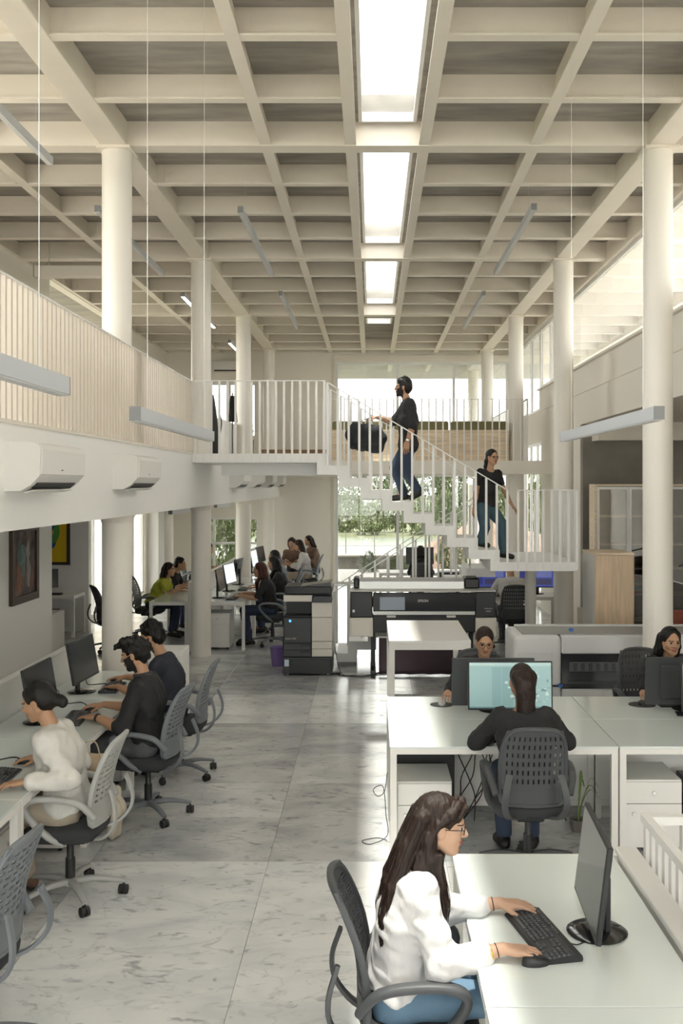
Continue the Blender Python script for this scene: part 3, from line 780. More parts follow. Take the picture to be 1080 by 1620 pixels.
monitor(1.03, 7.66, 0, 'monitor showing a pale teal drawing program before the woman in black', 'cad', w=.63, h=.36, zlow=.125, tilt=4)
monitor(2.53, 8.22, 180, 'dark monitor seen from behind at the right edge', w=.66, h=.385, zlow=.03, tilt=4, body=DARK)
monitor(2.62, 7.66, 0, 'monitor with a teal screen cut off by the right edge', 'cad', w=.63, h=.36, zlow=.11, tilt=4)
mouse(.57, 8.36, 180, 'grey mouse under the hand of the woman with glasses', mat=M('silver_plastic', (.45, .45, .45), .35))
MB().lathe([(.095, 0), (.095, .003)], 24).build('mouse_pad', BLACK, loc=(.57, 8.38, .75), label='round black mouse pad at the far left desk corner', cat='mouse pad')
mouse(2.21, 8.37, 180, 'black mouse under the hand of the woman at the right edge')
MB().lathe([(.11, 0), (.11, .003)], 24).build('mouse_pad', BLACK, loc=(2.21, 8.38, .75), label='round black mouse pad before the woman at the right edge', cat='mouse pad')
keyboard(2.56, 8.36, 180, 'black keyboard before the woman at the right edge')
keyboard(1.03, 7.22, 0, 'black keyboard before the woman in black, hidden by her back')
keyboard(.97, 8.52, 180, 'black keyboard before the woman with glasses')
ph = empty('phone', (2.42, 8.03, .75), R(80), 'black phone lying on the desk at the right edge', 'phone')
MB().rbox(-.075, .075, -.036, .036, 0, .008, .003).build('phone_body', BLACK, ph); MB().box(-.07, .07, -.033, .033, .008, .0086).build('phone_screen', BLACKG, ph)
cb_ = empty('cable_bundle', (.95, 7.8, .2), 0, 'tangle of black cables hanging under the front desk', 'cables')
rr = random.Random(5)
for i in range(11):
    x = rr.uniform(-.28, .25); x2 = x + rr.uniform(-.3, .3)
    MB().tube(spline([(x, 0, .50), (x + rr.uniform(-.1, .1), -.04, .36), ((x + x2) / 2, -.06 - .03 * rr.random(), .15), (x2, -.05, -.05 + .05 * rr.random()), (x2 + rr.uniform(-.15, .15), -.06, -.19)], 5), .0045, 5).build('cable', CABLE, cb_)
for nm, x, pts in (('yellow', 1.36, [(0, 0, .12), (.04, -.02, 0), (.09, -.03, -.08), (.12, -.02, -.195)]),):
    MB().tube(spline([(x + a, 7.72 + b, .40 + c) for a, b, c in pts], 5), .004, 5).build('yellow_cable', M('yellow_green_cable', (.42, .45, .06), .5), label='yellow-green cable beside the charcoal chair under the front desk', cat='cable')
lv = empty('leafy_plant', (1.52, 7.55, 0), 0, 'few green strap leaves beneath the front desk', 'plant')
for i in range(6):
    a = rr.uniform(0, 6.28); MB().sweep(spline([(0, 0, .02), (.03 * math.cos(a), .03 * math.sin(a), .2), (.09 * math.cos(a), .06 * math.sin(a), .30 + .03 * i), (.15 * math.cos(a), .1 * math.sin(a), .24 + .03 * i)], 4), .012, .003, 4, side=(math.sin(a), -math.cos(a), 0)).build('leaf', M('strap_leaf', (.20, .30, .07), .5), lv)
MB().lathe([(.05, 0), (.065, .09), (.06, .09), (.055, .07)], 16).build('pot', M('clay', (.2, .18, .16), .7), lv)
lc = empty('loose_cable', (.09, 7.3, 0), 0, 'thin black cable coiled on the floor at the corner leg of the front desk', 'cable')
MB().tube(spline([(.02, .0, .5), (.0, .02, .36), (-.05, .0, .33), (-.08, .03, .37), (-.02, .03, .40), (.0, .02, .34), (.01, .02, .2), (.02, .0, .05), (-.1, -.05, .006), (-.16, .02, .006), (-.05, .08, .006), (.02, .03, .006)], 5), .003, 5).build('cable', CABLE, lc)

# foreground desk
desk(.39, 1.175, 3.53, 5.0, 'glass-topped desk in the foreground with a keyboard and an angled monitor', GD)
desk(.39, 1.175, 2.05, 3.53, 'glass-topped desk cut off by the bottom edge of the picture', GD)
dp = empty('desk_partition', (1.24, 2.05, 0), 0, 'low white partition strip along the right side of the foreground desk', 'partition', 'white desk partitions')
MB().box(-.045, .045, 0, 2.93, .05, .755).build('panel', LAMW, dp); MB().rbox(-.055, .05, -.01, 2.95, .755, .785, .004).build('top_cap', DESKF, dp)
t = monitor(.905, 4.12, -93, 'black monitor standing at an angle on the foreground desk, screen to the left', w=.56, h=.375, zlow=.065, tilt=7)
MB().rbox(-.03, .03, -.088, -.055, .0125, .0145, .0008).build('sticker', M('grey_sticker', (.35, .36, .37), .4), t)
keyboard(.675, 4.07, -78, 'black keyboard under the hands of the woman in the white shirt')
mouse(.615, 3.845, -80, 'black mouse under the hand of the woman in the white shirt')
MB().tube(spline([(.745, 4.02, .765), (.80, 4.0, .754), (.86, 4.05, .754), (.92, 4.08, .756)], 5), .0025, 5).build('keyboard_cable', CABLE, label='thin keyboard cable leading to the round monitor base', cat='cable')

# left rows
desk(-2.80, -2.0, 4.35, 5.85, 'left glass-topped desk nearest to us, cut off by the left edge', GD)
desk(-2.80, -2.0, 5.85, 7.25, 'left glass-topped desk of the woman in the white blouse', GD)
desk(-2.80, -2.0, 7.25, 8.6, 'left glass-topped desk of the bearded man', GD)
desk(-2.80, -2.0, 8.6, 9.92, 'left glass-topped desk of the man farther back in dark blue', GD)
screen_wall(-2.88, -2.815, 4.35, 10.0, 1.04, 'long white partition behind the monitors of the left desk row')
screen_wall(-2.82, -2.76, 15.7, 24.3, 1.06, 'long white partition of the far left desk row beyond the second column')
for i, (a, b) in enumerate([(15.75, 17.2), (17.2, 18.65), (18.65, 20.1), (20.6, 21.95), (21.95, 23.3), (23.3, 24.3)]):
    desk(-2.75, -1.95, a, b, ['white desk nearest in the far row, right behind the second left column', 'white desk of the far row with the white screen', 'white desk of the far row, third one back',
                        'white desk of the far row, fourth one back', 'white desk of the far row before the three women', 'white desk at the far end of the far row'][i], GD)
    if i < 4: desk(-3.43, -2.83, a, b, ['white desk left of the far partition, behind the two dark-haired men', 'white desk before the woman in the green top', 'white desk left of the far partition, third one back', 'white desk left of the far partition, fourth one back'][i], GD)
desk(-3.70, -2.9, 4.4, 7.0, 'white desk on the far side of the left partition, near part', GD)
cabw = empty('low_cabinet', (-2.05, 10.35, 0), 0, 'low white cabinet at the end of the left desk row', 'cabinet')
MB().rbox(-.17, .17, -.2, .2, .02, .90, .004).build('body', LAMW, cabw); MB().rbox(-.165, .165, -.212, -.2, .06, .86, .003).build('door', LAMW, cabw)
for y0, g in ((5.75, 'left pedestal under the desk of the woman in the white blouse'), (7.1, 'left pedestal between the woman in white and the bearded man'), (8.7, 'left pedestal under the desk of the man farther back')):
    pedestal(-2.62, -2.12, y0, y0 + .40, .55, 'x1', 'white drawer ' + g)
pedestal(-2.6, -2.2, 15.85, 16.35, .56, 'y0', 'white drawer pedestal under the nearest desk of the far row')
monitor(-2.52, 8.90, 86, 'dark monitor on the left row before the man farther back', w=.62, h=.36, zlow=.11, tilt=10)
monitor(-2.52, 7.76, 88, 'dark monitor on the left row before the bearded man', w=.60, h=.36, zlow=.09, tilt=10)
keyboard(-2.27, 6.22, 92, 'black keyboard under the hands of the woman in the white blouse')
keyboard(-2.27, 7.85, 95, 'black keyboard under the hands of the bearded man')
keyboard(-2.29, 9.05, 92, 'pale-keyed keyboard before the man farther back')
mouse(-2.24, 8.17, 90, 'black mouse under the far hand of the bearded man')
mouse(-2.25, 6.62, 90, 'black mouse beside the keyboard of the woman in the white blouse')
mouse(-2.34, 9.37, 90, 'black mouse of the man farther back')
for i, (a, b) in enumerate((((-2.50, 8.2), (-2.7, 8.6)), ((-2.45, 6.5), (-2.72, 6.9)), ((-2.5, 9.0), (-2.72, 9.5)))):
    MB().tube(spline([(a[0] + .2, a[1] + .1, .755), (a[0] + .1, a[1] + .25, .755), (a[0], a[1], .80), ((a[0] + b[0]) / 2, b[1] - .1, .84), (b[0], b[1], .80)], 5), .0045, 5).build('monitor_cable', CABLE, label=['black cable behind the monitor of the bearded man', 'black cable on the desk beside the woman in the white blouse', 'black cable behind the monitor of the man farther back'][i], cat='cable')
for (y, yaw, ui, lb) in ((16.3, 88, 'off', 'dark monitor on the nearest desk of the far row, half behind the column'), (17.35, 80, 'white', 'monitor with a bright white screen in the far row'), (18.5, 262, 'off', 'dark monitor turned away beside the bright white one'),
                         (20.95, 84, 'white', 'pale monitor before the two women farther back'), (22.2, 80, 'off', 'dark upright monitor at the far end of the far row')):
    monitor(-2.42, y, yaw, lb, ui, w=.56, h=.34, zlow=.13, tilt=10)
keyboard(-2.2, 17.6, 90, 'keyboard in front of the bright white screen')
keyboard(-2.2, 16.2, 90, 'keyboard under the hands of the woman with reddish hair')

# chairs
chair(1.03, 6.76, 0, 'charcoal chair with slotted back of the long-haired woman in black', 'charcoal', 18)
chair(.17, 4.06, -90, 'charcoal chair of the woman in the white shirt in the foreground', 'mesh', 40)
chair(-1.86, 6.32, 88, 'pale grey chair of the woman in the white blouse', 'pale', -3)
chair(-1.72, 7.88, 82, 'grey chair of the bearded man at the left desks', 'grey', 6)
chair(-1.68, 9.0, 88, 'grey chair of the man farther back at the left desks', 'grey', 20)
chair(-1.83, 4.55, 84, 'blue-grey empty chair cut off at the lower left corner', 'grey', 10)
chair(.98, 9.22, 180, 'chair of the woman with glasses behind her monitor', 'charcoal')
chair(2.50, 9.28, 180, 'dark chair of the woman at the right edge', 'charcoal')
chair(2.20, 15.95, 0, 'black chair of the man in the grey shirt below the stair landing', 'charcoal', 30)
chair(.98, 20.3, 0, 'black chair before the monitor near the back window', 'charcoal')
chair(-1.58, 16.32, 90, 'grey chair of the woman with reddish hair in the far row', 'grey', 10)
chair(-1.52, 17.75, 90, 'grey chair of the second woman in the far row', 'grey', 50)
chair(-1.62, 19.45, 90, 'grey chair of the third woman in the far row', 'grey', 20)
chair(-1.40, 22.5, 90, 'grey chair of the woman in white at the far end', 'grey', 20)
chair(-3.74, 17.2, -90, 'grey chair of the woman in the green top', 'grey', 20)
chair(-3.98, 15.75, -60, 'dark empty chair left of the far partition', 'charcoal', 20)
chair(-3.80, 21.8, -90, 'chair behind the far partition half hidden by the column', 'grey', 20)
# ------------------------------------------------------------------ people: implicit surfaces blended from bones, meshed with surface nets
class Field:
    def __init__(s, lo, hi, h):
        s.h = h; s.lo = np.array(lo, np.float32)
        n = np.ceil((np.array(hi) - np.array(lo)) / h).astype(int) + 1
        s.ax = [s.lo[i] + h * np.arange(n[i], dtype=np.float32) for i in range(3)]
        s.f = np.full(tuple(n), .5, np.float32)
    def _sub(s, lo, hi):
        sl = []
        for i in range(3):
            a = int(max(0, math.floor((lo[i] - s.lo[i]) / s.h))); b = int(min(len(s.ax[i]), math.ceil((hi[i] - s.lo[i]) / s.h) + 1))
            if b <= a: return None, None
            sl.append(slice(a, b))
        X, Y, Z = np.meshgrid(s.ax[0][sl[0]], s.ax[1][sl[1]], s.ax[2][sl[2]], indexing='ij', sparse=True)
        return tuple(sl), (X, Y, Z)
    def _put(s, sl, d, k, sub=False):
        f = s.f[sl]
        if k <= 0: s.f[sl] = np.minimum(f, d); return
        hh = np.clip(.5 + .5 * (f - d) / k, 0, 1)
        s.f[sl] = f * (1 - hh) + d * hh - k * hh * (1 - hh)
    def cone(s, a, b, ra, rb=None, k=.02):
        rb = ra if rb is None else rb
        a = np.array(a, np.float32); b = np.array(b, np.float32); m = max(ra, rb) + k + 3 * s.h
        sl, g = s._sub(np.minimum(a, b) - m, np.maximum(a, b) + m)
        if sl is None: return s
        ab = b - a; L2 = float(ab @ ab) + 1e-9
        px, py, pz = g[0] - a[0], g[1] - a[1], g[2] - a[2]
        t = np.clip((px * ab[0] + py * ab[1] + pz * ab[2]) / L2, 0, 1)
        d = np.sqrt((px - t * ab[0]) ** 2 + (py - t * ab[1]) ** 2 + (pz - t * ab[2]) ** 2) - (ra + (rb - ra) * t)
        s._put(sl, d, k); return s
    def chain(s, pts, rs, k=.02):
        for i in range(len(pts) - 1): s.cone(pts[i], pts[i + 1], rs[i], rs[i + 1], k)
        return s
    def ell(s, c, r, Rm=None, k=.02, sub=False):
        c = np.array(c, np.float32); r = np.array(r, np.float32); m = float(r.max()) + k + 3 * s.h
        sl, g = s._sub(c - m, c + m)
        if sl is None: return s
        p = [g[i] - c[i] for i in range(3)]
        if Rm is not None:
            Rm = np.array(Rm, np.float32); p = [p[0] * Rm[0, j] + p[1] * Rm[1, j] + p[2] * Rm[2, j] for j in range(3)]
        k0 = np.sqrt((p[0] / r[0]) ** 2 + (p[1] / r[1]) ** 2 + (p[2] / r[2]) ** 2); k1 = np.sqrt((p[0] / r[0] ** 2) ** 2 + (p[1] / r[1] ** 2) ** 2 + (p[2] / r[2] ** 2) ** 2) + 1e-6
        d = k0 * (k0 - 1) / k1
        if sub:
            f = s.f[sl]; e = -d; hh = np.clip(.5 - .5 * (f - e) / k, 0, 1)
            s.f[sl] = f * (1 - hh) + e * hh + k * hh * (1 - hh)
        else: s._put(sl, d, k)
        return s
    def cut_plane(s, p, n):
        """remove everything on the side n points to"""
        p = np.array(p, np.float32); n = np.array(n, np.float32); n /= np.linalg.norm(n)
        X, Y, Z = np.meshgrid(*s.ax, indexing='ij', sparse=True)
        d = (X - p[0]) * n[0] + (Y - p[1]) * n[1] + (Z - p[2]) * n[2]
        s.f = np.maximum(s.f, d); return s
    def wobble(s, amp, freq, seed=0, dirs=5, squash=(1, 1, 1)):
        g = np.random.default_rng(seed); X, Y, Z = np.meshgrid(*s.ax, indexing='ij', sparse=True)
        band = np.abs(s.f) < 4 * s.h + amp * 2
        acc = np.zeros_like(s.f)
        for _ in range(dirs):
            v = g.normal(size=3) * np.array(squash); v /= np.linalg.norm(v); w = freq * g.uniform(.6, 1.5)
            q = g.normal(size=3) * freq * .25
            acc += np.sin((X * v[0] + Y * v[1] + Z * v[2]) * w + g.uniform(0, 6) + 1.3 * np.sin(X * q[0] + Y * q[1] + Z * q[2]))
        s.f = np.where(band, s.f + acc * np.float32(amp / math.sqrt(dirs)), s.f).astype(np.float32); return s
    def mesh(s):
        f = s.f; neg = f < 0
        n = np.array(f.shape)
        c = [neg[i:n[0] - 1 + i, j:n[1] - 1 + j, k:n[2] - 1 + k] for i in (0, 1) for j in (0, 1) for k in (0, 1)]
        cnt = sum(x.astype(np.int8) for x in c); act = (cnt > 0) & (cnt < 8)
        ids = np.full(act.shape, -1, np.int64); I = np.argwhere(act); ids[act] = np.arange(len(I))
        corners = np.array([(i, j, k) for i in (0, 1) for j in (0, 1) for k in (0, 1)])
        vals = np.stack([f[I[:, 0] + cc[0], I[:, 1] + cc[1], I[:, 2] + cc[2]] for cc in corners], 1)
        edges = [(0, 1), (2, 3), (4, 5), (6, 7), (0, 2), (1, 3), (4, 6), (5, 7), (0, 4), (1, 5), (2, 6), (3, 7)]
        acc = np.zeros((len(I), 3)); w = np.zeros(len(I))
        for a, b in edges:
            va, vb = vals[:, a], vals[:, b]; x = (va < 0) != (vb < 0)
            t = np.where(x, va / np.where(x, va - vb, 1), 0)
            p = corners[a] + (corners[b] - corners[a]) * t[:, None]
            acc += p * x[:, None]; w += x
        V = (I + acc / w[:, None]) * s.h + s.lo
        F = []
        for ax in range(3):
            o1, o2 = [(1, 2), (2, 0), (0, 1)][ax]
            sl0 = [slice(None)] * 3; sl1 = [slice(None)] * 3; sl0[ax] = slice(0, n[ax] - 1); sl1[ax] = slice(1, n[ax])
            x = neg[tuple(sl0)] != neg[tuple(sl1)]
            E = np.argwhere(x)
            E = E[(E[:, o1] > 0) & (E[:, o2] > 0) & (E[:, o1] < n[o1] - 1) & (E[:, o2] < n[o2] - 1)]
            if not len(E): continue
            inside = neg[E[:, 0], E[:, 1], E[:, 2]]
            def cell(d1, d2):
                q = E.copy(); q[:, o1] -= d1; q[:, o2] -= d2; return ids[q[:, 0], q[:, 1], q[:, 2]]
            q = np.stack([cell(1, 1), cell(0, 1), cell(0, 0), cell(1, 0)], 1)
            q[~inside] = q[~inside][:, ::-1]
            F.append(q)
        F = np.concatenate(F) if F else np.zeros((0, 4), np.int64)
        F = F[(F >= 0).all(1)]
        return V.astype(np.float32), F

def np_mesh(name, V, F, mats, matidx=None):
    me = bpy.data.meshes.new(name)
    me.vertices.add(len(V)); me.vertices.foreach_set('co', np.ascontiguousarray(V, np.float32).ravel())
    me.loops.add(F.size); me.loops.foreach_set('vertex_index', F.astype(np.int32).ravel())
    me.polygons.add(len(F)); me.polygons.foreach_set('loop_start', np.arange(0, F.size, 4, dtype=np.int32))
    try: me.polygons.foreach_set('loop_total', np.full(len(F), 4, np.int32))
    except Exception: pass
    for m in (mats if isinstance(mats, (list, tuple)) else [mats]): me.materials.append(m)
    if matidx is not None: me.polygons.foreach_set('material_index', matidx.astype(np.int32))
    me.polygons.foreach_set('use_smooth', np.ones(len(F), bool))
    me.update(calc_edges=True); me.validate()
    return me

def V3(*a): return np.array(a, float)
def unit(v): v = np.array(v, float); return v / (np.linalg.norm(v) + 1e-9)
def ik(S, Tt, a, b, pole):
    d = Tt - S; L = np.linalg.norm(d); L2 = min(L, (a + b) * .999); u = d / L
    x = (a * a - b * b + L2 * L2) / (2 * L2); y = math.sqrt(max(0, a * a - x * x))
    p = pole - u * (pole @ u); p = unit(p)
    return S + u * x + p * y, S + u * L2
def hand(F, W, fwd, down, thumb, s=1., curl=.35, spread=.16, k=.006):
    """W wrist, fwd along the hand, down the palm's normal, thumb the side the thumb is on"""
    fwd = unit(fwd); down = unit(down - fwd * (down @ fwd)); lat = unit(np.cross(fwd, down)); lat = lat if lat @ thumb > 0 else -lat
    kn = []
    for i, (o, L) in enumerate(((.031, .088), (.0105, .092), (-.0105, .087), (-.030, .078))):
        K = W + (fwd * L + lat * o - down * .006) * s; kn.append(K)
        F.cone(W + (fwd * .01 + lat * o * .6) * s, K, .0135 * s, .0105 * s, .012)
    F.ell(W + (fwd * .05 + down * .004) * s, V3(.036, .036, .014) * s, np.stack([fwd, lat, down], 1), .012)
    for i, (K, Ls) in enumerate(zip(kn, ((.042, .026, .021), (.047, .030, .022), (.043, .028, .021), (.034, .021, .018)))):
        ang = curl * .35; p = K; r = .0088 - .0006 * (i == 3)
        side = (1.5 - i) * spread * .5
        for j, L in enumerate(Ls):
            dv = unit(fwd * math.cos(ang) + down * math.sin(ang) + lat * side * math.cos(ang)); q = p + dv * L * s
            F.cone(p, q, r * s, (r - .0012) * s, .004 if j == 0 else .003); p = q; r -= .0012; ang += curl * (1.0 if j == 0 else .8)
    b = W + (fwd * .022 + lat * .022 + down * .004) * s; d1 = unit(fwd * .75 + lat * .62 + down * .25); d2 = unit(fwd * .93 + lat * .25 + down * .35)
    m = b + d1 * .046 * s; e = m + d2 * .031 * s; F.cone(b, m, .0145 * s, .0105 * s, .01); F.cone(m, e, .0105 * s, .0088 * s, .004); F.cone(e, e + d2 * .02 * s, .0088 * s, .007 * s, .003)

SKIN = [M('skin_warm', (.47, .27, .165), .5, spec=.35), M('skin_deep', (.33, .175, .105), .5, spec=.35), M('skin_light', (.55, .34, .235), .5, spec=.35)]
LIPS = M('lips', (.36, .12, .10), .4); BROW = M('brow_hair', (.02, .014, .012), .7); BEARD = M('beard_hair', (.022, .018, .016), .8, bump=.6, bscale=300)
NAIL = M('eye_white', (.50, .46, .42), .25); IRIS = M('dark_iris', (.02, .012, .008), .15)
def hairmat(name, c, rough=.45): return M(name, c, rough, noise=.55, nscale=150, stretch=(1, 1, .04), bump=.25, bscale=420, spec=.3)
HB = hairmat('black_hair', (.010, .008, .0075)); HBR = hairmat('dark_brown_hair', (.022, .011, .008)); HRED = hairmat('reddish_hair', (.06, .016, .011))
def cloth(name, c=(.5, .5, .5), rough=.85): return M(name, c, rough, noise=.06, nscale=12, bump=.12, bscale=220)
C_BLACK = cloth('black_cotton', (.018, .018, .02)); C_NAVY = cloth('navy_cotton', (.025, .028, .042)); C_WHITE = M('white_cotton', (.66, .645, .65), .85, noise=.05, nscale=14, bump=.55, bscale=34, stretch=(1, 1, .45)); C_CREAM = cloth('cream_knit', (.72, .70, .66))
C_JEAN = cloth('blue_denim', (.13, .22, .32)); C_DJEAN = cloth('dark_denim', (.03, .045, .085)); C_KHAKI = cloth('beige_trousers', (.50, .42, .33)); C_GREEN = cloth('lime_top', (.45, .47, .05)); C_GREY = cloth('pale_grey_shirt', (.55, .54, .52))
C_TEAL = cloth('blue_green_denim', (.06, .115, .15)); C_CHECK = cloth('grey_trousers', (.10, .105, .11)); C_BROWN = cloth('brown_patterned_top', (.16, .10, .07)); SHOE = M('black_leather', (.016, .015, .015), .5); SOLE = M('white_sole', (.7, .68, .65), .6)
GOLD = M('gold_beads', (.6, .38, .1), .3, .8)

def head_axes(yaw, pitch, roll=0.):
    """forward direction from yaw (0 = +y, counter-clockwise) and pitch (positive looks up); columns right, forward, up"""
    f = V3(-math.sin(yaw) * math.cos(pitch), math.cos(yaw) * math.cos(pitch), math.sin(pitch))
    r = unit(np.cross(f, V3(0, 0, 1))); u = np.cross(r, f)
    if roll: r, u = r * math.cos(roll) + u * math.sin(roll), u * math.cos(roll) - r * math.sin(roll)
    return np.stack([r, f, u], 1)

def build_person(J, label, h=.008, hands=True, legs=True, s=1., female=True, shirt=None, sleeve=1.0, sleeve_r=1.0, trousers=None, skin=0, hair=None, hair_mat=None, beard=False, glasses=False, shoes=SHOE,
                 fold=.004, loose=1.0, curl=(.35, .35), eyes=False, body_mats=None, hem=.0, foot_bare=False, trouser_r=1.0, seed=1, shirt_h=None, cat='person', group='people at work', hh=None, neckline=0., hem_cut=None, strands=0, collar=None):
    """J: joints in world coordinates. Head, neck, arms, hands and legs are one mesh; clothes and hair are its children."""
    root = empty('person', J['root'], 0, label, cat, group); o = np.array(J['root'], float)
    P = {k: np.array(v, float) - o for k, v in J.items() if k not in ('H', 'root', 'fwd') and k[:3] not in ('hd_', 'pd_', 'th_')}
    H = J['H']; hc = P['head']; hs = (.965 if female else 1.02) * s
    def hp(x, y, z): return hc + H @ V3(x, y, z) * hs
    right = unit(P['sh_r'] - P['sh_l'])
    spine = unit(P['neck'] - P['pelvis']); fw = unit(np.cross(spine, right)); fw = fw if fw @ H[:, 1] > -.3 else -fw
    fw = unit(np.cross(np.array([0, 0, 1.]), right)); fw = J.get('fwd', fw)
    allp = np.stack([v for v in P.values()] + [hp(0, 0, .13), hp(.1, .13, 0), hp(-.1, -.13, 0)])
    lo, hi = allp.min(0) - .16, allp.max(0) + .16
    if not legs: lo[2] = min(P['hip_l'][2], P['knee_l'][2]) - .15
    F = Field(lo, hi, h)
    # torso core inside the clothes
    F.chain([P['pelvis'], P['chest'], P['neck']], [.08 * s, .072 * s, .042 * s], .03)
    F.cone(P['sh_l'], P['sh_r'], .045 * s, k=.04)
    nb = P['neck']
    F.cone(nb, hp(0, -.012, -.055), .052 * s * (1 if female else 1.1), .05 * hs, .02)
    # head
    F.ell(hp(0, -.012, .035), V3(.074, .094, .083) * hs, H, .02)
    F.ell(hp(0, .026, -.025), V3(.060, .068, .083) * hs, H, .03)
    F.cone(hp(0, .035, -.065), hp(0, .070, -.096), .040 * hs, .022 * hs, .025)
    for sx in (-1, 1):
        F.ell(hp(sx * .036, .052, -.028), V3(.026, .03, .03) * hs, H, .02)
        F.cone(hp(sx * .055, .0, -.05), hp(sx * .02, .06, -.092), .022 * hs, .02 * hs, .02)
    F.ell(hp(0, .083, .022), V3(.048, .014, .014) * hs, H, .015)
    for sx in (-1, 1): F.ell(hp(sx * .031, .101, .002), V3(.017, .013, .011) * hs, H, .012, sub=True)
    F.cone(hp(0, .092, .010), hp(0, .110, -.027), .008 * hs, .0125 * hs, .01)
    for sx in (-1, 1): F.ell(hp(sx * .012, .100, -.030), V3(.009, .011, .008) * hs, H, .006)
    F.ell(hp(0, .090, -.054), V3(.025, .013, .007) * hs, H, .006); F.ell(hp(0, .089, -.066), V3(.021, .013, .008) * hs, H, .006)
    for sx in (-1, 1):
        F.ell(hp(sx * .077, .002, -.010), V3(.010, .019, .030) * hs, H, .006)
        F.ell(hp(sx * .089, .006, -.008), V3(.007, .010, .016) * hs, H, .004, sub=True)
    # arms and hands
    for sd in ('l', 'r'):
        a, b, c = P['sh_' + sd], P['el_' + sd], P['wr_' + sd]; f_ = 1 if female else 1.15
        F.cone(a, b, .042 * s * f_, .035 * s * f_, .03); F.cone(b, b + (c - b) * .35, .035 * s * f_, .036 * s * f_, .02); F.cone(b + (c - b) * .35, c, .036 * s * f_, .0235 * s * f_, .02)
        if hands:
            hd = J.get('hd_' + sd, unit(c - b)); dn = J.get('pd_' + sd, V3(0, 0, -1)); th = J.get('th_' + sd, right * (1 if sd == 'l' else -1))
            hand(F, c, hd, dn, th, (.97 if female else 1.08) * s, curl[0 if sd == 'l' else 1])
    if legs:
        for sd in ('l', 'r'):
            a, b, c, t = P['hip_' + sd], P['knee_' + sd], P['ank_' + sd], P['toe_' + sd]
            F.cone(a, b, .065 * s, .048 * s, .03); F.cone(b, c, .045 * s, .033 * s, .02)
            F.cone(c, t, .036 * s, .028 * s, .02)
    V, Q = F.mesh()
    q = ((V[Q].mean(1) - hc) @ H) / hs; mi = np.zeros(len(Q), int); ax = np.abs(q[:, 0])
    mats = [SKIN[skin], LIPS, BROW, BEARD]
    mi[(ax < .026) & (q[:, 1] > .088) & (q[:, 2] < -.049) & (q[:, 2] > -.074)] = 1
    mi[(ax < .050) & (ax > .012) & (q[:, 1] > .06) & (np.abs(q[:, 2] - (.023 - (ax - .03) ** 2 * 6)) < .0034)] = 2
    if beard:
        z0 = -.040 + .0 * ax; face = (q[:, 1] > .0) & (q[:, 1] < .14) & (ax < .085) & (q[:, 2] > -.135)
        side = (ax > .042) & (q[:, 2] < .0 - .3 * np.clip(q[:, 1] - .03, 0, 1)) & (q[:, 1] > .012)
        chin = (q[:, 2] < -.074); must = (q[:, 2] < -.040) & (q[:, 2] > -.051) & (ax < .032) & (q[:, 1] > .08); cheek = (q[:, 2] < -.055 + .35 * np.clip(ax - .02, 0, 1)) & (ax > .026)
        mi[face & (side | chin | must | cheek) & (mi != 1)] = 3
    body = link('body', np_mesh('body', V, Q, mats, mi), root)
    if eyes:
        for sx in (-1, 1):
            e = MB(); e.ball((0, 0, 0), .0125 * hs, 12, 8); me_ = e.mesh('eye', [NAIL, IRIS], 180)
            for p in me_.polygons:
                if p.center.y > .0068 * hs: p.material_index = 1
            eo = link('eye', me_, root, tuple(hp(sx * .031, .0795, .001))); eo.rotation_euler = Matrix([list(r_) for r_ in H]).to_euler()
    # shirt
    def meshpart(nm, G, mat, parent=root):
        v, f = G.mesh()
        return link(nm, np_mesh(nm, v, f, mat), parent) if len(f) else None
    sh = shirt_h or h
    if shirt is not None:
        G = Field(lo, hi, sh); L = loose * s; lat = right
        pv, ch, nk = P['pelvis'], P['chest'], P['neck']; m_ = 1 if female else 1.1
        wst = pv + (ch - pv) * .45; sc = (P['sh_l'] + P['sh_r']) / 2
        G.cone(pv - lat * .07 * L + spine * hem, pv + lat * .07 * L + spine * hem, .118 * L, k=.05)
        G.cone(wst - lat * .055 * L * m_, wst + lat * .055 * L * m_, .108 * L, k=.07)
        G.cone(ch - lat * .075 * L * m_, ch + lat * .075 * L * m_, .113 * L * m_, k=.07)
        G.cone(P['sh_l'] - (P['sh_l'] - sc) * .12, P['sh_r'] - (P['sh_r'] - sc) * .12, .060 * L, k=.06)
        uc = ch + (nk - ch) * .55; G.cone(uc - lat * .07 * L * m_, uc + lat * .07 * L * m_, .092 * L * m_, k=.06)
        G.cone(sc, nk - spine * .02, .072 * s, .056 * s * m_, .03)
        if female:
            for sx in (-1, 1): G.ell(ch + lat * sx * .065 * s + fw * .085 * s + spine * -.01, V3(.06, .06, .06) * s, None, .05)
        for sd in ('l', 'r'):
            a, b, c = P['sh_' + sd], P['el_' + sd], P['wr_' + sd]; ra = .058 * L * (1 if female else 1.08)
            if sleeve <= 1: G.cone(a, a + (b - a) * sleeve, ra, ra * (1 - .1 * sleeve) * sleeve_r, .04)
            else:
                G.cone(a, b, ra, ra * .92 * (1 + sleeve_r) / 2, .04); e = b + (c - b) * (sleeve - 1)
                G.cone(b, e, ra * .90 * (1 + sleeve_r) / 2, ra * .72 * sleeve_r, .03)
                if sleeve_r > 1.15: G.cone(e, e + unit(c - b) * .012, ra * .66, ra * .62, .01)
        if hem_cut is not None: G.cut_plane(pv + spine * hem_cut, -spine)
        if neckline: G.ell(nk + fw * .02 + V3(0, 0, .015), V3(neckline, neckline, .055), None, .015, sub=True)
        G.wobble(fold, 42, seed); G.wobble(fold * .6, 85, seed + 5)
        meshpart('shirt', G, shirt)
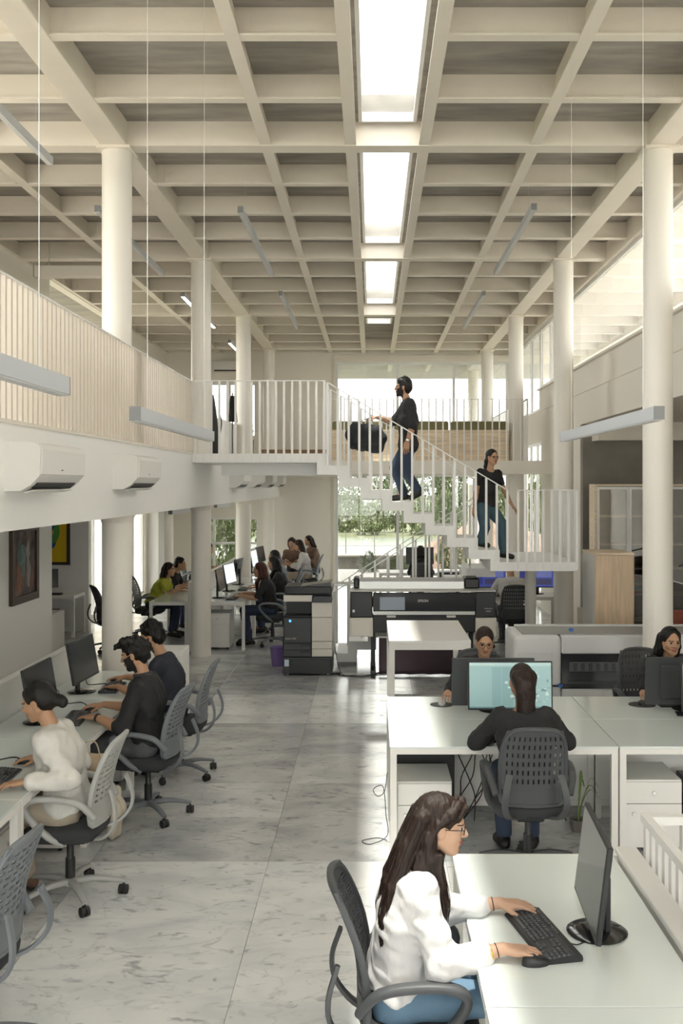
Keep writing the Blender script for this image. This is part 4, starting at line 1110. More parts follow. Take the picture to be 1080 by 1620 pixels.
    if collar is not None:
        c0 = nb + (hp(0, -.012, -.055) - nk) * .1; pts = []
        for i in range(17):
            a = 2 * PI * i / 16; pts.append(Vector(tuple(c0 + right * math.cos(a) * .064 * s + fw * (math.sin(a) * .066 * s + .004) + V3(0, 0, -.012 * math.sin(a) + .012))))
        MB().sweep(pts[:-1], .035 * s, .014, 6, side=(0, 0, 1), closed=True).build('collar', collar, root, 60)
    if trousers is not None:
        G = Field(lo, hi, sh); pv = P['pelvis']; tr_ = trouser_r * s
        G.cone(P['hip_l'] + V3(0, 0, .01), P['hip_r'] + V3(0, 0, .01), .105 * s, k=.04)
        for sd in ('l', 'r'):
            a, b, c = P['hip_' + sd], P['knee_' + sd], P['ank_' + sd]
            G.cone(a, b, .088 * tr_, .066 * tr_, .03)
            if legs: G.cone(b, b + (c - b) * .93, .064 * tr_, .052 * tr_ * (trouser_r ** .5), .02)
        G.wobble(fold, 38, seed + 9)
        meshpart('trousers', G, trousers)
    if legs and shoes is not None:
        for sd in ('l', 'r'):
            c, t = P['ank_' + sd], P['toe_' + sd]; u = unit(t - c); G = Field(np.minimum(c, t) - .1, np.maximum(c, t) + .1, sh)
            fl = unit(V3(t[0] - c[0], t[1] - c[1], 0)); heel = c - fl * .045 + V3(0, 0, -.035)
            G.cone(c + V3(0, 0, -.01), c + V3(0, 0, -.03), .045 * s, .045 * s, .02); G.cone(heel, t, .036 * s, .036 * s, .02); G.cone(c + V3(0, 0, -.02), t, .042 * s, .032 * s, .02)
            meshpart('shoe', G, shoes)
    # hair
    if hair is not None:
        hl, hh_ = hair(hp, H, P, s * 1.0, o)
        pts = np.array([hp(.11, .13, .14), hp(-.11, -.14, -.13), hp(.11, -.14, .15), hp(-.11, .13, -.10)] + [p for ch_ in hl for p, r_ in ch_])
        G = Field(pts.min(0) - .07, pts.max(0) + .07, hh or h)
        G.ell(hp(0, -.016, .040), V3(.083, .103, .091) * hs, H, .01)
        G.ell(hp(0, -.045, .0), V3(.078, .072, .085) * hs, H, .02)
        G.ell(hp(0, .09, -.035), V3(.070, .085, .118) * hs, H, .012, sub=True)
        for sx in (-1, 1):
            if hh_.get('ears', True) is True: G.ell(hp(sx * .085, .012, -.025), V3(.028, .03, .045) * hs, H, .01, sub=True)
        if hh_.get('part'): G.ell(hp(0, .10, .045), V3(.040, .045, .060) * hs, H, .015, sub=True)
        for ch_ in hl: G.chain([p for p, r_ in ch_], [r_ for p, r_ in ch_], hh_.get('k', .02))
        if hh_.get('ears') == 'tucked':
            for sx in (-1, 1): G.ell(hp(sx * .095, .018, -.022), V3(.034, .036, .040) * hs, H, .008, sub=True)
        if hh_.get('amp', .003): G.wobble(hh_.get('amp', .003), hh_.get('freq', 110), seed + 3, squash=hh_.get('squash', (1, 1, .15)))
        meshpart('hair', G, hair_mat or HB)
        if strands:
            g = random.Random(seed); sm_ = MB(); up = V3(0, 0, 1)
            for ch_ in hl:
                if max(r_ for p_, r_ in ch_) < .02: continue
                if hh_.get('ears') == 'tucked' and abs(H[:, 0] @ (ch_[0][0] - hc)) > .03 * hs and H[:, 1] @ (ch_[0][0] - hc) > 0: continue
                for q in range(strands):
                    a = g.uniform(0, 2 * PI); P2 = []
                    for i, (p_, r_) in enumerate(ch_):
                        t_ = unit(ch_[min(i + 1, len(ch_) - 1)][0] - ch_[max(i - 1, 0)][0]); u_ = unit(np.cross(t_, H[:, 0] + .01)); v_ = np.cross(t_, u_); a += g.uniform(-.25, .25)
                        P2.append(tuple(p_ + (u_ * math.cos(a) + v_ * math.sin(a)) * (r_ * g.uniform(.96, 1.07) + .0015)))
                    sm_.tube(spline(P2, 4), g.uniform(.0008, .0017), 4)
            for q in range(strands * 7):
                sx = g.choice((-1, 1)); y0 = g.uniform(-.085, .065); k_ = g.uniform(.995, 1.03); P2 = []
                for th in (.08, .35, .6, .85, 1.05, 1.2):
                    cs = math.sqrt(max(.05, 1 - ((y0 - .012 * th + .016) / .103) ** 2)); P2.append(tuple(hp(sx * .083 * cs * math.sin(th) * k_, y0 - .012 * th, .040 + .091 * cs * math.cos(th) * k_ - .008)))
                sm_.tube(spline(P2, 3), g.uniform(.0007, .0013), 4)
            sm_.build('hair_strands', hair_mat or HB, root, 60, kind='stuff')
    if glasses:
        gl = MB()
        for sx in (-1, 1):
            gl.sweep([Vector(tuple(hp(sx * .032 + .025 * math.cos(a), .104 - .006 * abs(sx * .032 + .025 * math.cos(a)) / .05, -.002 + .019 * math.sin(a)))) for a in [2 * PI * i / 16 for i in range(16)]], .0035, .0035, 5, side=tuple(H[:, 1]), closed=True)
            gl.tube([tuple(hp(sx * .057, .098, .006)), tuple(hp(sx * .076, .05, .006)), tuple(hp(sx * .080, .0, .004))], .0018, 5)
        gl.tube([tuple(hp(-.008, .106, .002)), tuple(hp(.008, .106, .002))], .0018, 5)
        gl.build('glasses', BLACKG, root, 60)
    return root, P, hp, o

# hair styles: functions returning chains of (point, radius) and options
def hair_short(hp, H, P, s, o): return [[(hp(0, .045, .105), .03), (hp(0, -.02, .125), .035), (hp(0, -.08, .09), .03)], [(hp(.04, .05, .085), .026), (hp(-.04, .05, .085), .026)]], dict(amp=.005, freq=130, squash=(1, 1, 1))
def hair_tousled(hp, H, P, s, o):
    g = random.Random(4); c = []
    for i in range(16):
        x = g.uniform(-.06, .06); y = g.uniform(-.06, .085); c.append([(hp(x, y, .10), .026), (hp(x * 1.15 + g.uniform(-.01, .01), y + .02, .125 + g.uniform(-.01, .012)), .014)])
    for x in (-.05, -.025, 0, .025, .05): c.append([(hp(x, .06, .10), .024), (hp(x * 1.1, .105, .095), .017), (hp(x * 1.1, .118, .078), .008)])
    return c, dict(amp=.006, freq=150, squash=(1, 1, 1), k=.008)
def hair_crop(hp, H, P, s, o): return [], dict(amp=.002, freq=200, squash=(1, 1, 1))
def hair_bun(hp, H, P, s, o): return [[(hp(0, -.09, .0), .045), (hp(0, -.13, -.04), .034), (hp(.0, -.155, -.055), .028)], [(hp(.02, -.14, -.03), .02), (hp(-.02, -.15, -.07), .02)]], dict(amp=.003)
def hair_pony(L=.34, full=0.):
    def f(hp, H, P, s, o):
        b = hp(0, -.10, -.01); d = V3(0, 0, -1); bk = -H[:, 1] * .03
        c = [[(hp(0, -.07, .03), .05), (b, .03)], [(b, .026), (b + bk + d * .06, .032), (b + bk * 1.2 + d * L * .6, .036), (b + bk * .8 + d * L, .012)]]
        if full:
            for x in (-.055, -.03, 0, .03, .055):
                e = hp(x * .62, -.10, -.10); c.append([(hp(x, -.085, .03), .034), (e, .026), (e + d * full * .6 + H[:, 0] * x * .25 + bk * .5, .022), (e + d * (full + .03 * math.sin(x * 90)) + H[:, 0] * x * .2, .007)])
            c.append([(hp(-.03, -.125, .0), .016), (hp(.03, -.125, -.01), .018)])
        return c, dict(amp=.0012, freq=200, k=.03)
    return f
def hair_long(L=.36, fr=.0, wide=1.0, part=False):
    """loose hair down the back; fr = length of the strands in front of the shoulders"""
    def f(hp, H, P, s, o):
        nk = P['neck']; c = []; d = V3(0, 0, -1)
        for x in (-.055, -.028, 0, .028, .055):
            a = hp(x, -.085, .02); b = hp(x * 1.25 * wide, -.105, -.10); e = b + d * (L - .12) - H[:, 1] * .015 + H[:, 0] * x * .4 * wide
            c.append([(a, .036), (b, .034), ((b + e) / 2 - H[:, 1] * .02, .032), (e, .013)])
        for sx in (-1, 1):
            c.append([(hp(sx * .068, -.01, .05), .03), (hp(sx * .082, -.025, -.06), .028), (hp(sx * .085, -.05, -.13), .03)])
            if fr: c.append([(hp(sx * .078, -.0, -.02), .022), (hp(sx * .09, .0, -.12), .025), (hp(sx * .085, .06, -.2), .024), (hp(sx * .075, .075, -.12 - fr), .010)])
        return c, dict(amp=.002, freq=180, ears=False, squash=(1, 1, .06), part=part)
    return f

def seated(x, y, yaw, lean=8, hl=None, hr=None, s=1., female=True, seat=.47, z=0., head=(0, -8), slump=.05, twist=0, kn=.42, legang=0., feet=.36, elbow_out=.5, head_dx=0.):
    """joints of a seated figure: pelvis above (x, y), facing yaw (degrees, 0 = +y); hl/hr wrist targets in world space"""
    a = R(yaw); f = V3(-math.sin(a), math.cos(a), 0); r = V3(math.cos(a), math.sin(a), 0); u = V3(0, 0, 1)
    o = V3(x, y, z); ln = R(lean); sp = u * math.cos(ln) + f * math.sin(ln)
    pel = o + u * (seat + .105 * s); ch = pel + sp * .29 * s - f * .012; nk = pel + sp * .475 * s + f * slump * .4
    tw = R(twist); r2 = r * math.cos(tw) + f * math.sin(tw)
    sw = (.158 if female else .19) * s
    J = dict(root=(x, y, z), pelvis=pel, chest=ch, neck=nk, sh_r=nk + r2 * sw - sp * .055 * s, sh_l=nk - r2 * sw - sp * .055 * s)
    H = head_axes(a + R(head[0]), R(head[1])); J['H'] = H
    J['head'] = nk + u * (.165 if female else .175) * s + f * (.035 + slump) * s
    for sd, sg, tgt in (('r', 1, hr), ('l', -1, hl)):
        S = J['sh_' + sd]
        T_ = np.array(tgt, float) if tgt is not None else o + f * .40 + r * sg * .17 + u * (seat + .34)
        E, W = ik(S, T_, .275 * s * (1 if female else 1.06), .245 * s * (1 if female else 1.06), unit(-u * .9 + r * sg * elbow_out - f * .35))
        J['el_' + sd] = E; J['wr_' + sd] = W
        hd = unit(V3(W[0] - E[0], W[1] - E[1], 0) * 1.0 + V3(0, 0, -.03)); J['hd_' + sd] = hd
        J['hip_' + sd] = pel + r * sg * .092 * s - u * .03
        J['knee_' + sd] = pel + f * kn * s + r * sg * (.11 * s) + u * (.0 - .02)
        J['ank_' + sd] = o + f * feet * s + r * sg * .10 * s + u * .09
        J['toe_' + sd] = o + f * (feet + .15) * s + r * sg * .12 * s + u * .035
    J['fwd'] = f
    return J
# ------------------------------------------------------------------ machines and cabinets
CREAMP = M('cream_plastic', (.70, .665, .60), .45); BLUEL = M('blue_light', (.05, .25, .9), .3, emit=1.5); WTXT = M('white_print', (.75, .75, .74), .5); RTXT = M('red_print', (.6, .05, .04), .5)
cp = empty('photocopier', (-.855, 13.95, 0), 0, 'tall black and cream office photocopier left of the stair foot', 'photocopier')
MB().rbox(-.325, .325, -.3, .3, .03, .25, .006).build('base_cabinet', DARK, cp)
MB().rbox(-.24, .31, -.312, -.3, .045, .225, .004).build('base_drawer', BLACK, cp)
MB().rbox(-.325, .05, -.28, .3, .255, .78, .004).build('front_housing', BLACK, cp)
for z0, z1 in ((.26, .345), (.35, .435)):
    dr = MB().rbox(-.32, .045, -.305, -.28, z0, z1, .004).build('paper_drawer', DARK, cp); MB().rbox(-.1, .04, -.315, -.305, z0 + .05, z1 - .012, .003).build('grip', BLACK, dr)
MB().rbox(-.32, .045, -.298, -.28, .44, .775, .004).build('front_door', DARK, cp)
for z0, z1 in ((.26, .36), (.365, .46), (.465, .78), (.785, .985)): MB().rbox(.055, .325, -.305, .3, z0, z1, .004).build('side_cover', CREAMP, cp)
MB().box(-.31, .05, .0, .29, .785, .985).build('output_recess', BLACK, cp); MB().rbox(-.32, .05, -.28, .0, .785, .80, .003).build('output_tray', BLACK, cp)
MB().rbox(-.325, .06, -.29, .3, .99, 1.075, .006).build('scanner_body', CREAMP, cp)
MB().rbox(.06, .325, -.06, .3, .99, 1.075, .006).build('scanner_side', CREAMP, cp)
pn = MB().rbox(.07, .325, -.36, -.07, .985, 1.06, .008).build('control_panel', DARK, cp, rot=(0, 0, 0)); MB().box(.09, .27, -.35, -.2, 1.061, 1.063).build('touch_screen', M('panel_screen', (.12, .14, .18), .2), pn)
MB().rbox(-.315, .32, -.27, .28, 1.085, 1.19, .015, 2).build('document_feeder', BLACK, cp)
fd = MB().prism([(-.10, 1.19), (.30, 1.19), (.315, 1.245), (.29, 1.245), (.0, 1.205)], 'y', -.24, .2).build('feeder_tray', BLACKG, cp)
MB().box(-.35, -.326, -.1, .1, .32, .50).build('side_tray', DARK, cp)
for x in (-.27, .27):
    for y in (-.24, .24): MB().cyl((x - .012, y, .03), (x + .012, y, .03), .03, n=12).build('caster', CREAMP, cp)
MB().cyl((-.235, -.3, .735), (-.235, -.2985, .735), .016, n=16).build('logo_mark', BLUEL, cp)
text_part('model_lettering', 'bizhub C226', .028, WTXT, cp, (-.30, -.2992, .50), (PI / 2, 0, 0), .25, 'LEFT')
MB().box(-.135, -.12, -.2995, -.2985, .505, .515).build('red_mark', RTXT, cp)
MB().box(-.31, -.25, -.3015, -.3, .13, .22).build('label_sticker', M('pale_blue_label', (.55, .68, .78), .5), cp)
pb = empty('waste_basket', (-1.32, 14.45, 0), 0, 'small purple waste basket behind the photocopier', 'waste basket')
MB().lathe([(.09, 0), (.12, .26), (.125, .27), (.115, .26), (.086, .01)], 20, cap=False).build('basket_wall', M('purple_plastic', (.20, .14, .36), .5), pb, 40); MB().lathe([(.088, 0), (.088, .006)], 20).build('basket_bottom', M('purple_plastic'), pb)

lp = empty('wide_format_printer', (.675, 13.85, 0), 0, 'wide-format printer with smoked window and cloth basket below the stairs', 'printer')
GREYB = M('light_grey_body', (.60, .59, .57), .4); SILV = M('silver_cover', (.66, .66, .65), .3, .3); SMOK = M('smoked_window', (.03, .031, .035), .14, spec=.35)
MB().rbox(-.80, .79, -.18, .25, .92, 1.02, .008).build('chassis', DARK, lp)
MB().rbox(-.96, -.665, -.36, .28, .80, 1.14, .012).build('end_housing', BLACK, lp); MB().rbox(.69, .955, -.36, .28, .80, 1.14, .012).build('end_housing', BLACK, lp)
MB().rbox(-.965, .96, -.365, .0, 1.14, 1.155, .004).build('top_trim', GREYB, lp)
w_ = MB().rbox(-.66, .685, -.355, -.30, .885, 1.125, .006).build('smoked_window', SMOK, lp)
MB().rbox(-.57, -.24, -.3565, -.356, .90, 1.07, .0002).build('paper_glimpse', M('pale_blue_paper', (.30, .35, .42), .5), w_)
MB().rbox(-.66, .685, -.365, -.30, .835, .882, .006).build('lower_trim', SILV, lp)
MB().rbox(-.66, .685, -.34, .2, .60, .83, .01).build('platen', BLACK, lp)
for x in (-.42, .37): MB().rbox(x - .06, x + .06, -.37, -.34, .80, .83, .004).build('latch', GREYB, lp)
MB().rbox(-.975, -.66, -.37, .2, .55, .798, .008).build('ink_bay', CREAMP, lp); MB().rbox(.69, .965, -.37, .2, .55, .798, .008).build('ink_bay', CREAMP, lp)
MB().rbox(-.945, -.69, -.376, -.37, .57, .775, .003).build('ink_door', CREAMP, lp); MB().rbox(.71, .945, -.376, -.37, .57, .775, .003).build('ink_door', CREAMP, lp)
P = [(y, z) for y, z in ((-.1, 1.155), (-.09, 1.25), (-.05, 1.285), (.05, 1.295), (.16, 1.285), (.24, 1.22), (.26, 1.15))]
MB().prism(P[::-1], 'x', -.84, .56).build('roll_cover', SILV, lp); MB().rbox(-.92, -.845, -.11, .27, 1.155, 1.30, .02).build('roll_end_cap', BLACK, lp); MB().rbox(.565, .77, -.11, .27, 1.155, 1.30, .02).build('roll_end_cap', BLACK, lp)
for x in (-.66, .66):
    MB().rbox(x - .03, x + .03, -.05, .05, .05, .60, .005).build('stand_leg', BLACK, lp); f_ = MB().rbox(x - .035, x + .035, -.36, .33, .05, .10, .008).build('stand_foot', BLACK, lp)
    for y in (-.33, .3): MB().cyl((x - .02, y, .028), (x + .02, y, .028), .028, n=12).build('caster', RUBBER, f_)
BASK = M('aubergine_cloth', (.055, .035, .045), .85, bump=.1, bscale=90)
bm = MB(); n = 14
for i in range(n + 1):
    x = -.58 + 1.16 * i / n
    for j, (y, z) in enumerate(((-.36, .54), (-.375, .35), (-.36, .12), (-.28, .04), (-.1, .03), (.1, .12), (.16, .45))): bm.v.append((x, y + .006 * math.sin(i * 1.7 + j), z + .004 * math.sin(i * 2.1)))
for i in range(n):
    for j in range(6): a = i * 7 + j; bm.f.append((a, a + 7, a + 8, a + 1))
bm.m = [0] * len(bm.f); bo_ = bm.build('catch_basket', BASK, lp, 180); sm = bo_.modifiers.new('thick', 'SOLIDIFY'); sm.thickness = .004
MB().cyl((-.6, -.36, .545), (.6, -.36, .545), .012, n=8).build('basket_rod', GREYB, lp)
text_part('brand_lettering', 'EPSON', .045, WTXT, lp, (.0, -.3562, 1.02), (PI / 2, 0, 0))
text_part('model_lettering', 'SURECOLOR', .018, WTXT, lp, (.86, -.3612, .92), (PI / 2, 0, 0)); text_part('model_lettering', 'S40670', .022, WTXT, lp, (.86, -.3612, .885), (PI / 2, 0, 0))
MB().box(-.93, -.90, -.3612, -.36, .87, .905).build('label_sticker', WTXT, lp)
fc = empty('floor_cable', (-.4, 13.8, 0), 0, 'black cables on the floor between photocopier and wide printer', 'cable')
MB().tube(spline([(-.1, .1, .35), (-.05, 0, .1), (.02, -.1, .006), (.15, -.14, .006), (.35, -.1, .006), (.6, -.02, .006)], 6), .005, 5).build('cable', CABLE, fc)
MB().tube(spline([(-.12, .0, .02), (-.02, -.12, .006), (.1, -.18, .006), (.3, -.2, .006), (.5, .1, .006)], 6), .006, 5).build('cable', CABLE, fc)
MB().rbox(-.14, -.02, -.06, .02, 0, .03, .005).build('socket_strip', BLACK, fc)

wt = empty('tall_table', (.18, 10.85, 0), 0, 'white high table standing in front of the wide-format printer', 'table')
MB().rbox(0, .87, 0, 1.62, .865, .90, .003).build('tabletop', LAMW, wt)
for (a, b, c, d) in ((.0, .87, .0, .06), (.0, .87, 1.56, 1.62), (0, .06, .06, 1.56), (.81, .87, .06, 1.56)): MB().box(a + .002, b - .002, c + .002, d - .002, .80, .865).build('apron', DESKF, wt)
for x in (.002, .808):
    for y in (.002, 1.558): MB().box(x, x + .06, y, y + .06, 0, .80).build('leg', DESKF, wt)

pm = empty('flatbed_machine', (1.48, 10.68, 0), 0, 'large grey-white flatbed machine with a dark window behind the right desks', 'machine')
MW = M('machine_white', (.66, .665, .67), .4)
MB().rbox(0, .50, 0, .75, .06, .975, .05, 3).build('left_module', MW, pm, 40)
MB().rbox(.05, .40, -.006, 0, .10, .80, .004).build('service_door', MW, pm)
MB().rbox(.50, 3.0, .0, .75, .785, .975, .012).build('upper_cover', MW, pm)
MB().rbox(.505, 3.0, .03, .75, .06, .42, .006).build('lower_body', MW, pm)
for i in range(6): MB().rbox(.515 + i * .42, .92 + i * .42, .018, .03, .10, .41, .003).build('lower_panel', MW, pm)
MB().rbox(.50, 3.0, .02, .70, .42, .785, .004).build('dark_window', SMOK, pm)
MB().box(.56, 2.4, .012, .02, .47, .50).build('gantry_rail', DARK, pm); MB().rbox(.58, 1.75, .005, .02, .60, .70, .004).build('gantry', M('gantry_grey', (.10, .105, .11), .4), pm)
for i in range(14): MB().box(.62 + i * .08, .66 + i * .08, .0, .006, .61, .69).build('print_head', DARK, pm)
MB().rbox(1.40, 1.58, .006, .012, .645, .665, .001).build('blue_tag', M('blue_tape', (.05, .18, .55), .5), pm)
MB().rbox(.10, 2.95, .10, .66, .975, .985, .003).build('top_tray', M('machine_top', (.30, .30, .30), .4), pm)
MB().rbox(.10, 2.95, .66, .72, .975, 1.0, .003).build('rear_rail', MW, pm)
for x, z in ((.65, .985),): MB().rbox(x - .02, x + .02, .25, .30, z, z + .03, .004).build('blue_clip', M('blue_tape'), pm)
MB().rbox(.46, .505, -.012, .0, .44, .475, .003).build('blue_latch', M('blue_tape'), pm); MB().rbox(.34, .46, -.012, .0, .445, .465, .003).build('black_latch', BLACK, pm)
for x in (.55, 1.25, 1.95): MB().cyl((x, -.002, .94), (x, .0, .94), .008, n=10).build('screw', GREYB, pm)
for x in (.1, 1.5, 2.9): MB().rbox(x - .06, x + .06, .1, .65, 0, .06, .005).build('foot', DARK, pm)

# right background: oak cabinet, bookcase, canvas, screen, sofa
wc = empty('oak_cabinet', (2.83, 13.0, 0), 0, 'tall oak-fronted cabinet with grey side beside the lower landing', 'cabinet')
MB().rbox(0, .50, .02, .75, .0, 1.66, .003).build('carcass', M('grey_white_side', (.60, .585, .56), .5), wc); MB().rbox(0.002, .498, 0, .019, .01, 1.655, .002).build('front_panel', WOOD, wc); MB().box(-.002, .502, 0, .752, 1.66, 1.685).build('top_panel', WOODP, wc)
bc = empty('bookcase', (3.42, 15.7, 0), 0, 'tall bookcase with white-framed glass doors against the concrete wall', 'bookcase')
for x in (0, 1.5): MB().box(x, x + .03, 0, .42, 0, 2.53).build('side_panel', WOODP, bc)
MB().box(.03, 1.5, .4, .42, 0, 2.53).build('back_panel', M('grey_back', (.22, .21, .19), .7), bc)
MB().box(0, 1.53, 0, .42, 2.53, 2.56).build('top_panel', WOODP, bc)
for z in (.05, .45, .85, 1.25, 1.62, 2.05): MB().box(.03, 1.5, .03, .4, z, z + .025).build('shelf', WOODP, bc)
for i in range(3):
    a = .03 + i * .49; d_ = empty('glass_door', (0, 0, 0), parent=bc)
    for (u0, u1, w0, w1) in ((a, a + .035, .05, 2.52), (a + .45, a + .485, .05, 2.52), (a + .035, a + .45, .05, .09), (a + .035, a + .45, 2.48, 2.52)): MB().box(u0, u1, -.02, 0, w0, w1).build('door_frame', STEELW, d_)
    MB().box(a + .035, a + .45, -.012, -.008, .09, 2.48).build('door_glass', glass_mat('cabinet_glass', (.62, .62, .62), .15), d_)
fcol = [(.45, .10, .10), (.12, .35, .15), (.10, .25, .45), (.55, .40, .10), (.15, .40, .38), (.5, .2, .1)]
for i in range(6):
    MB().rbox(.55, .93, .08, .36, .876 + i * .042, .914 + i * .042, .004).build('folder', M('folder_%d' % i, fcol[i], .6), loc=(3.42, 15.7, 0), label=['red', 'green', 'blue', 'ochre', 'teal', 'orange'][i] + ' folder lying in the folder stack in the bookcase', cat='folder', group='folders in the bookcase')
cv = empty('canvas', (3.03, 14.45, 0), 0, 'pale canvas leaning behind the column beside the oak cabinet', 'canvas')
MB().box(-.13, -.04, -.02, .02, .01, .82).build('canvas_front', M('pale_canvas', (.68, .64, .55), .8), cv); MB().sweep(spline([(.0, 0, .02), (.01, 0, .5), (.02, .0, .78), (.04, 0, .82)], 4), .05, .02, 6, side=(1, 0, 0)).build('dark_edge', M('dark_brown_wood', (.05, .03, .02), .6), cv)
tv = empty('wall_screen', (5.6, 16.95, 1.2), 0, 'dark wall screen on the concrete wall at the right edge', 'screen')
MB().rbox(-.8, .8, -.04, .045, 0, .95, .006).build('casing', BLACK, tv); MB().box(-.78, .78, -.0415, -.04, .02, .93).build('display', SCREEN_OFF, tv)
so = empty('red_armchair', (4.05, 13.1, 0), 0, 'rust red armchair behind the big right column', 'armchair')
RUST = M('rust_fabric', (.22, .06, .04), .85, bump=.2, bscale=120)
MB().rbox(-.4, .4, -.36, -.2, .15, .98, .05, 3).build('backrest', RUST, so, 40); MB().rbox(-.4, .4, -.2, .4, .2, .45, .04, 3).build('seat', RUST, so, 40)
for x in (-.47, .40): MB().rbox(x, x + .08, -.3, .4, .2, .62, .03, 2).build('armrest', RUST, so, 40)
for x in (-.38, .38):
    for y in (-.3, .35): MB().cyl((x, y, 0), (x, y, .2), .02, n=10).build('leg', DARK, so)
ms = empty('microphone_stand', (4.55, 14.2, 0), 0, 'thin black stand with a small desk arm at the right edge', 'stand')
MB().cyl((0, 0, .03), (0, 0, 1.5), .012, n=8).build('pole', BLACK, ms); MB().lathe([(.16, 0), (.16, .02), (.02, .03)], 20).build('base', BLACK, ms); MB().cyl((-.3, 0, 1.42), (.3, 0, 1.55), .012, n=8).build('arm', BLACK, ms); MB().rbox(-.15, .2, -.1, .1, 1.05, 1.35, .02).build('holder', BLACK, ms)

# ------------------------------------------------------------------ air conditioners on the edge of the upper floor
def aircon(x, y0, L, z, label, face=1):
    t = empty('air_conditioner', (x, y0, z), 0, label, 'air conditioner', 'split air conditioners'); ACW = M('ac_white', (.78, .765, .735), .4)
    prof = [(.0, .0), (.10, .0), (.165, .035), (.225, .10), (.232, .27), (.22, .30), (.17, .315), (.0, .318)]
    MB().prism([(a * face, b) for a, b in prof], 'y', .0, L).build('body', ACW, t)
    MB().prism([(a * face, b) for a, b in ((.226, .105), (.238, .108), (.244, .265), (.232, .298), (.224, .296), (.234, .26))], 'y', .012, L - .012).build('front_panel', ACW, t)
    MB().prism([(a * face, b) for a, b in ((.145, .020), (.185, .055), (.190, .050), (.150, .014))], 'y', .08, L - .08).build('vent_slot', BLACK, t)
    MB().prism([(a * face, b) for a, b in ((.10, -.006), (.165, .008), (.167, .002), (.10, -.014))], 'y', .08, L - .08).build('louver', ACW, t)
    MB().box(-.002 if face > 0 else 0, .012, .05, L - .05, .02, .30).build('mount_plate', DARK, t)
    MB().box(.2395 * face, .2425 * face, .42 * L, .42 * L + .03, .135, .142).build('badge', DARK, t)
    return t
aircon(XF, 6.55, 1.0, 2.51, 'white air conditioner nearest to us on the edge of the upper floor')
aircon(XF, 9.28, 1.0, 2.51, 'second white air conditioner on the edge of the upper floor')
for i, y in enumerate((16.9, 19.3, 21.8, 24.4)):
    aircon(XF, y, 1.0, 2.50, ['air conditioner just beyond the upper stair landing', 'second air conditioner beyond the stair landing', 'third air conditioner beyond the stair landing', 'farthest air conditioner next to the back wall'][i])
ab = empty('air_conditioner', (-4.05, YB - .005, 5.42), 0, 'air conditioner high on the far wall above the upper windows', 'air conditioner', 'split air conditioners')
MB().rbox(0, .85, -.2, 0, 0, .28, .03, 2).build('body', M('ac_white'), ab, 40); MB().box(.05, .8, -.203, -.16, .015, .05).build('vent_slot', BLACK, ab)
hb = empty('roller_housing', (-4.95, 15.0, 5.60), 0, 'long white housing hung below the ceiling over the upper floor', 'housing')
MB().rbox(0, 1.25, 0, .16, 0, .17, .01).build('casing', WALL, hb); MB().box(-.012, 0, .0, .16, 0, .17).build('end_plate', M('grey_end', (.42, .40, .37), .5), hb)
for x in (.2, 1.0): MB().cyl((x, .08, .17), (x, .08, .55), .008, n=6).build('hanger', ALU, hb)

# ------------------------------------------------------------------ pictures
FR = M('dark_frame_wood', (.055, .03, .02), .5)
pa = empty('framed_painting', (-4.2, 11.85, 1.14), 0, 'dark figurative painting in a brown frame on the left wall', 'painting')
for (y0, y1, z0, z1) in ((0, .95, 0, .09), (0, .95, .85, .94), (0, .09, .09, .85), (.86, .95, .09, .85)): MB().box(.0, .045, y0, y1, z0, z1).build('frame', FR, pa)
MB().box(.005, .02, .09, .86, .09, .85).build('canvas', M('dark_canvas', (.15, .115, .10), .7, noise=.7, nscale=5), pa)
rr = random.Random(9)
for i, (c, y, z, w, h) in enumerate((((.16, .22, .22), .42, .50, .10, .24), ((.30, .28, .25), .62, .35, .07, .2), ((.28, .12, .07), .28, .30, .08, .2), ((.12, .18, .19), .30, .60, .07, .14), ((.36, .34, .31), .60, .62, .06, .10), ((.22, .10, .07), .75, .25, .06, .12))):
    pts = [(y + w * math.cos(a) * (1 + .25 * math.sin(3 * a + i)), z + h * math.sin(a) * (1 + .2 * math.cos(2 * a + i))) for a in [2 * PI * k / 18 for k in range(18)]]
    MB().prism(pts, 'x', .02, .0212 + .0003 * i).build('painted_shape', M('paint_a%d' % i, c, .7, noise=.3, nscale=14), pa)
pb_ = empty('framed_painting', (-6.1, 17.8, 1.16), 0, 'bright yellow abstract painting with blue and green swirl, far left', 'painting')
for (x0, x1, z0, z1) in ((0, .86, 0, .05), (0, .86, .90, .95), (0, .05, .05, .90), (.81, .86, .05, .90)): MB().box(x0, x1, -.045, 0, z0, z1).build('frame', FR, pb_)
MB().box(.05, .81, -.02, -.005, .05, .90).build('canvas', M('yellow_paint', (.80, .55, .01), .6), pb_)
def blob(pts, mat, e): MB().prism([(p.x, p.y) for p in spline([(a, b, 0) for a, b in pts], 4, True)], 'y', -.0202 - e, -.02).build('painted_shape', mat, pb_)
blob([(.30, .30), (.45, .25), (.58, .30), (.62, .42), (.55, .55), (.60, .68), (.50, .80), (.38, .82), (.36, .6), (.42, .45)], M('blue_paint', (.03, .10, .32), .6), .001)
blob([(.52, .38), (.62, .40), (.68, .55), (.66, .72), (.58, .86), (.5, .86), (.58, .7), (.57, .52)], M('green_paint', (.08, .30, .06), .6), .002)
blob([(.33, .5), (.42, .52), (.44, .66), (.36, .72), (.30, .62)], M('brown_paint', (.30, .08, .04), .6), .003)

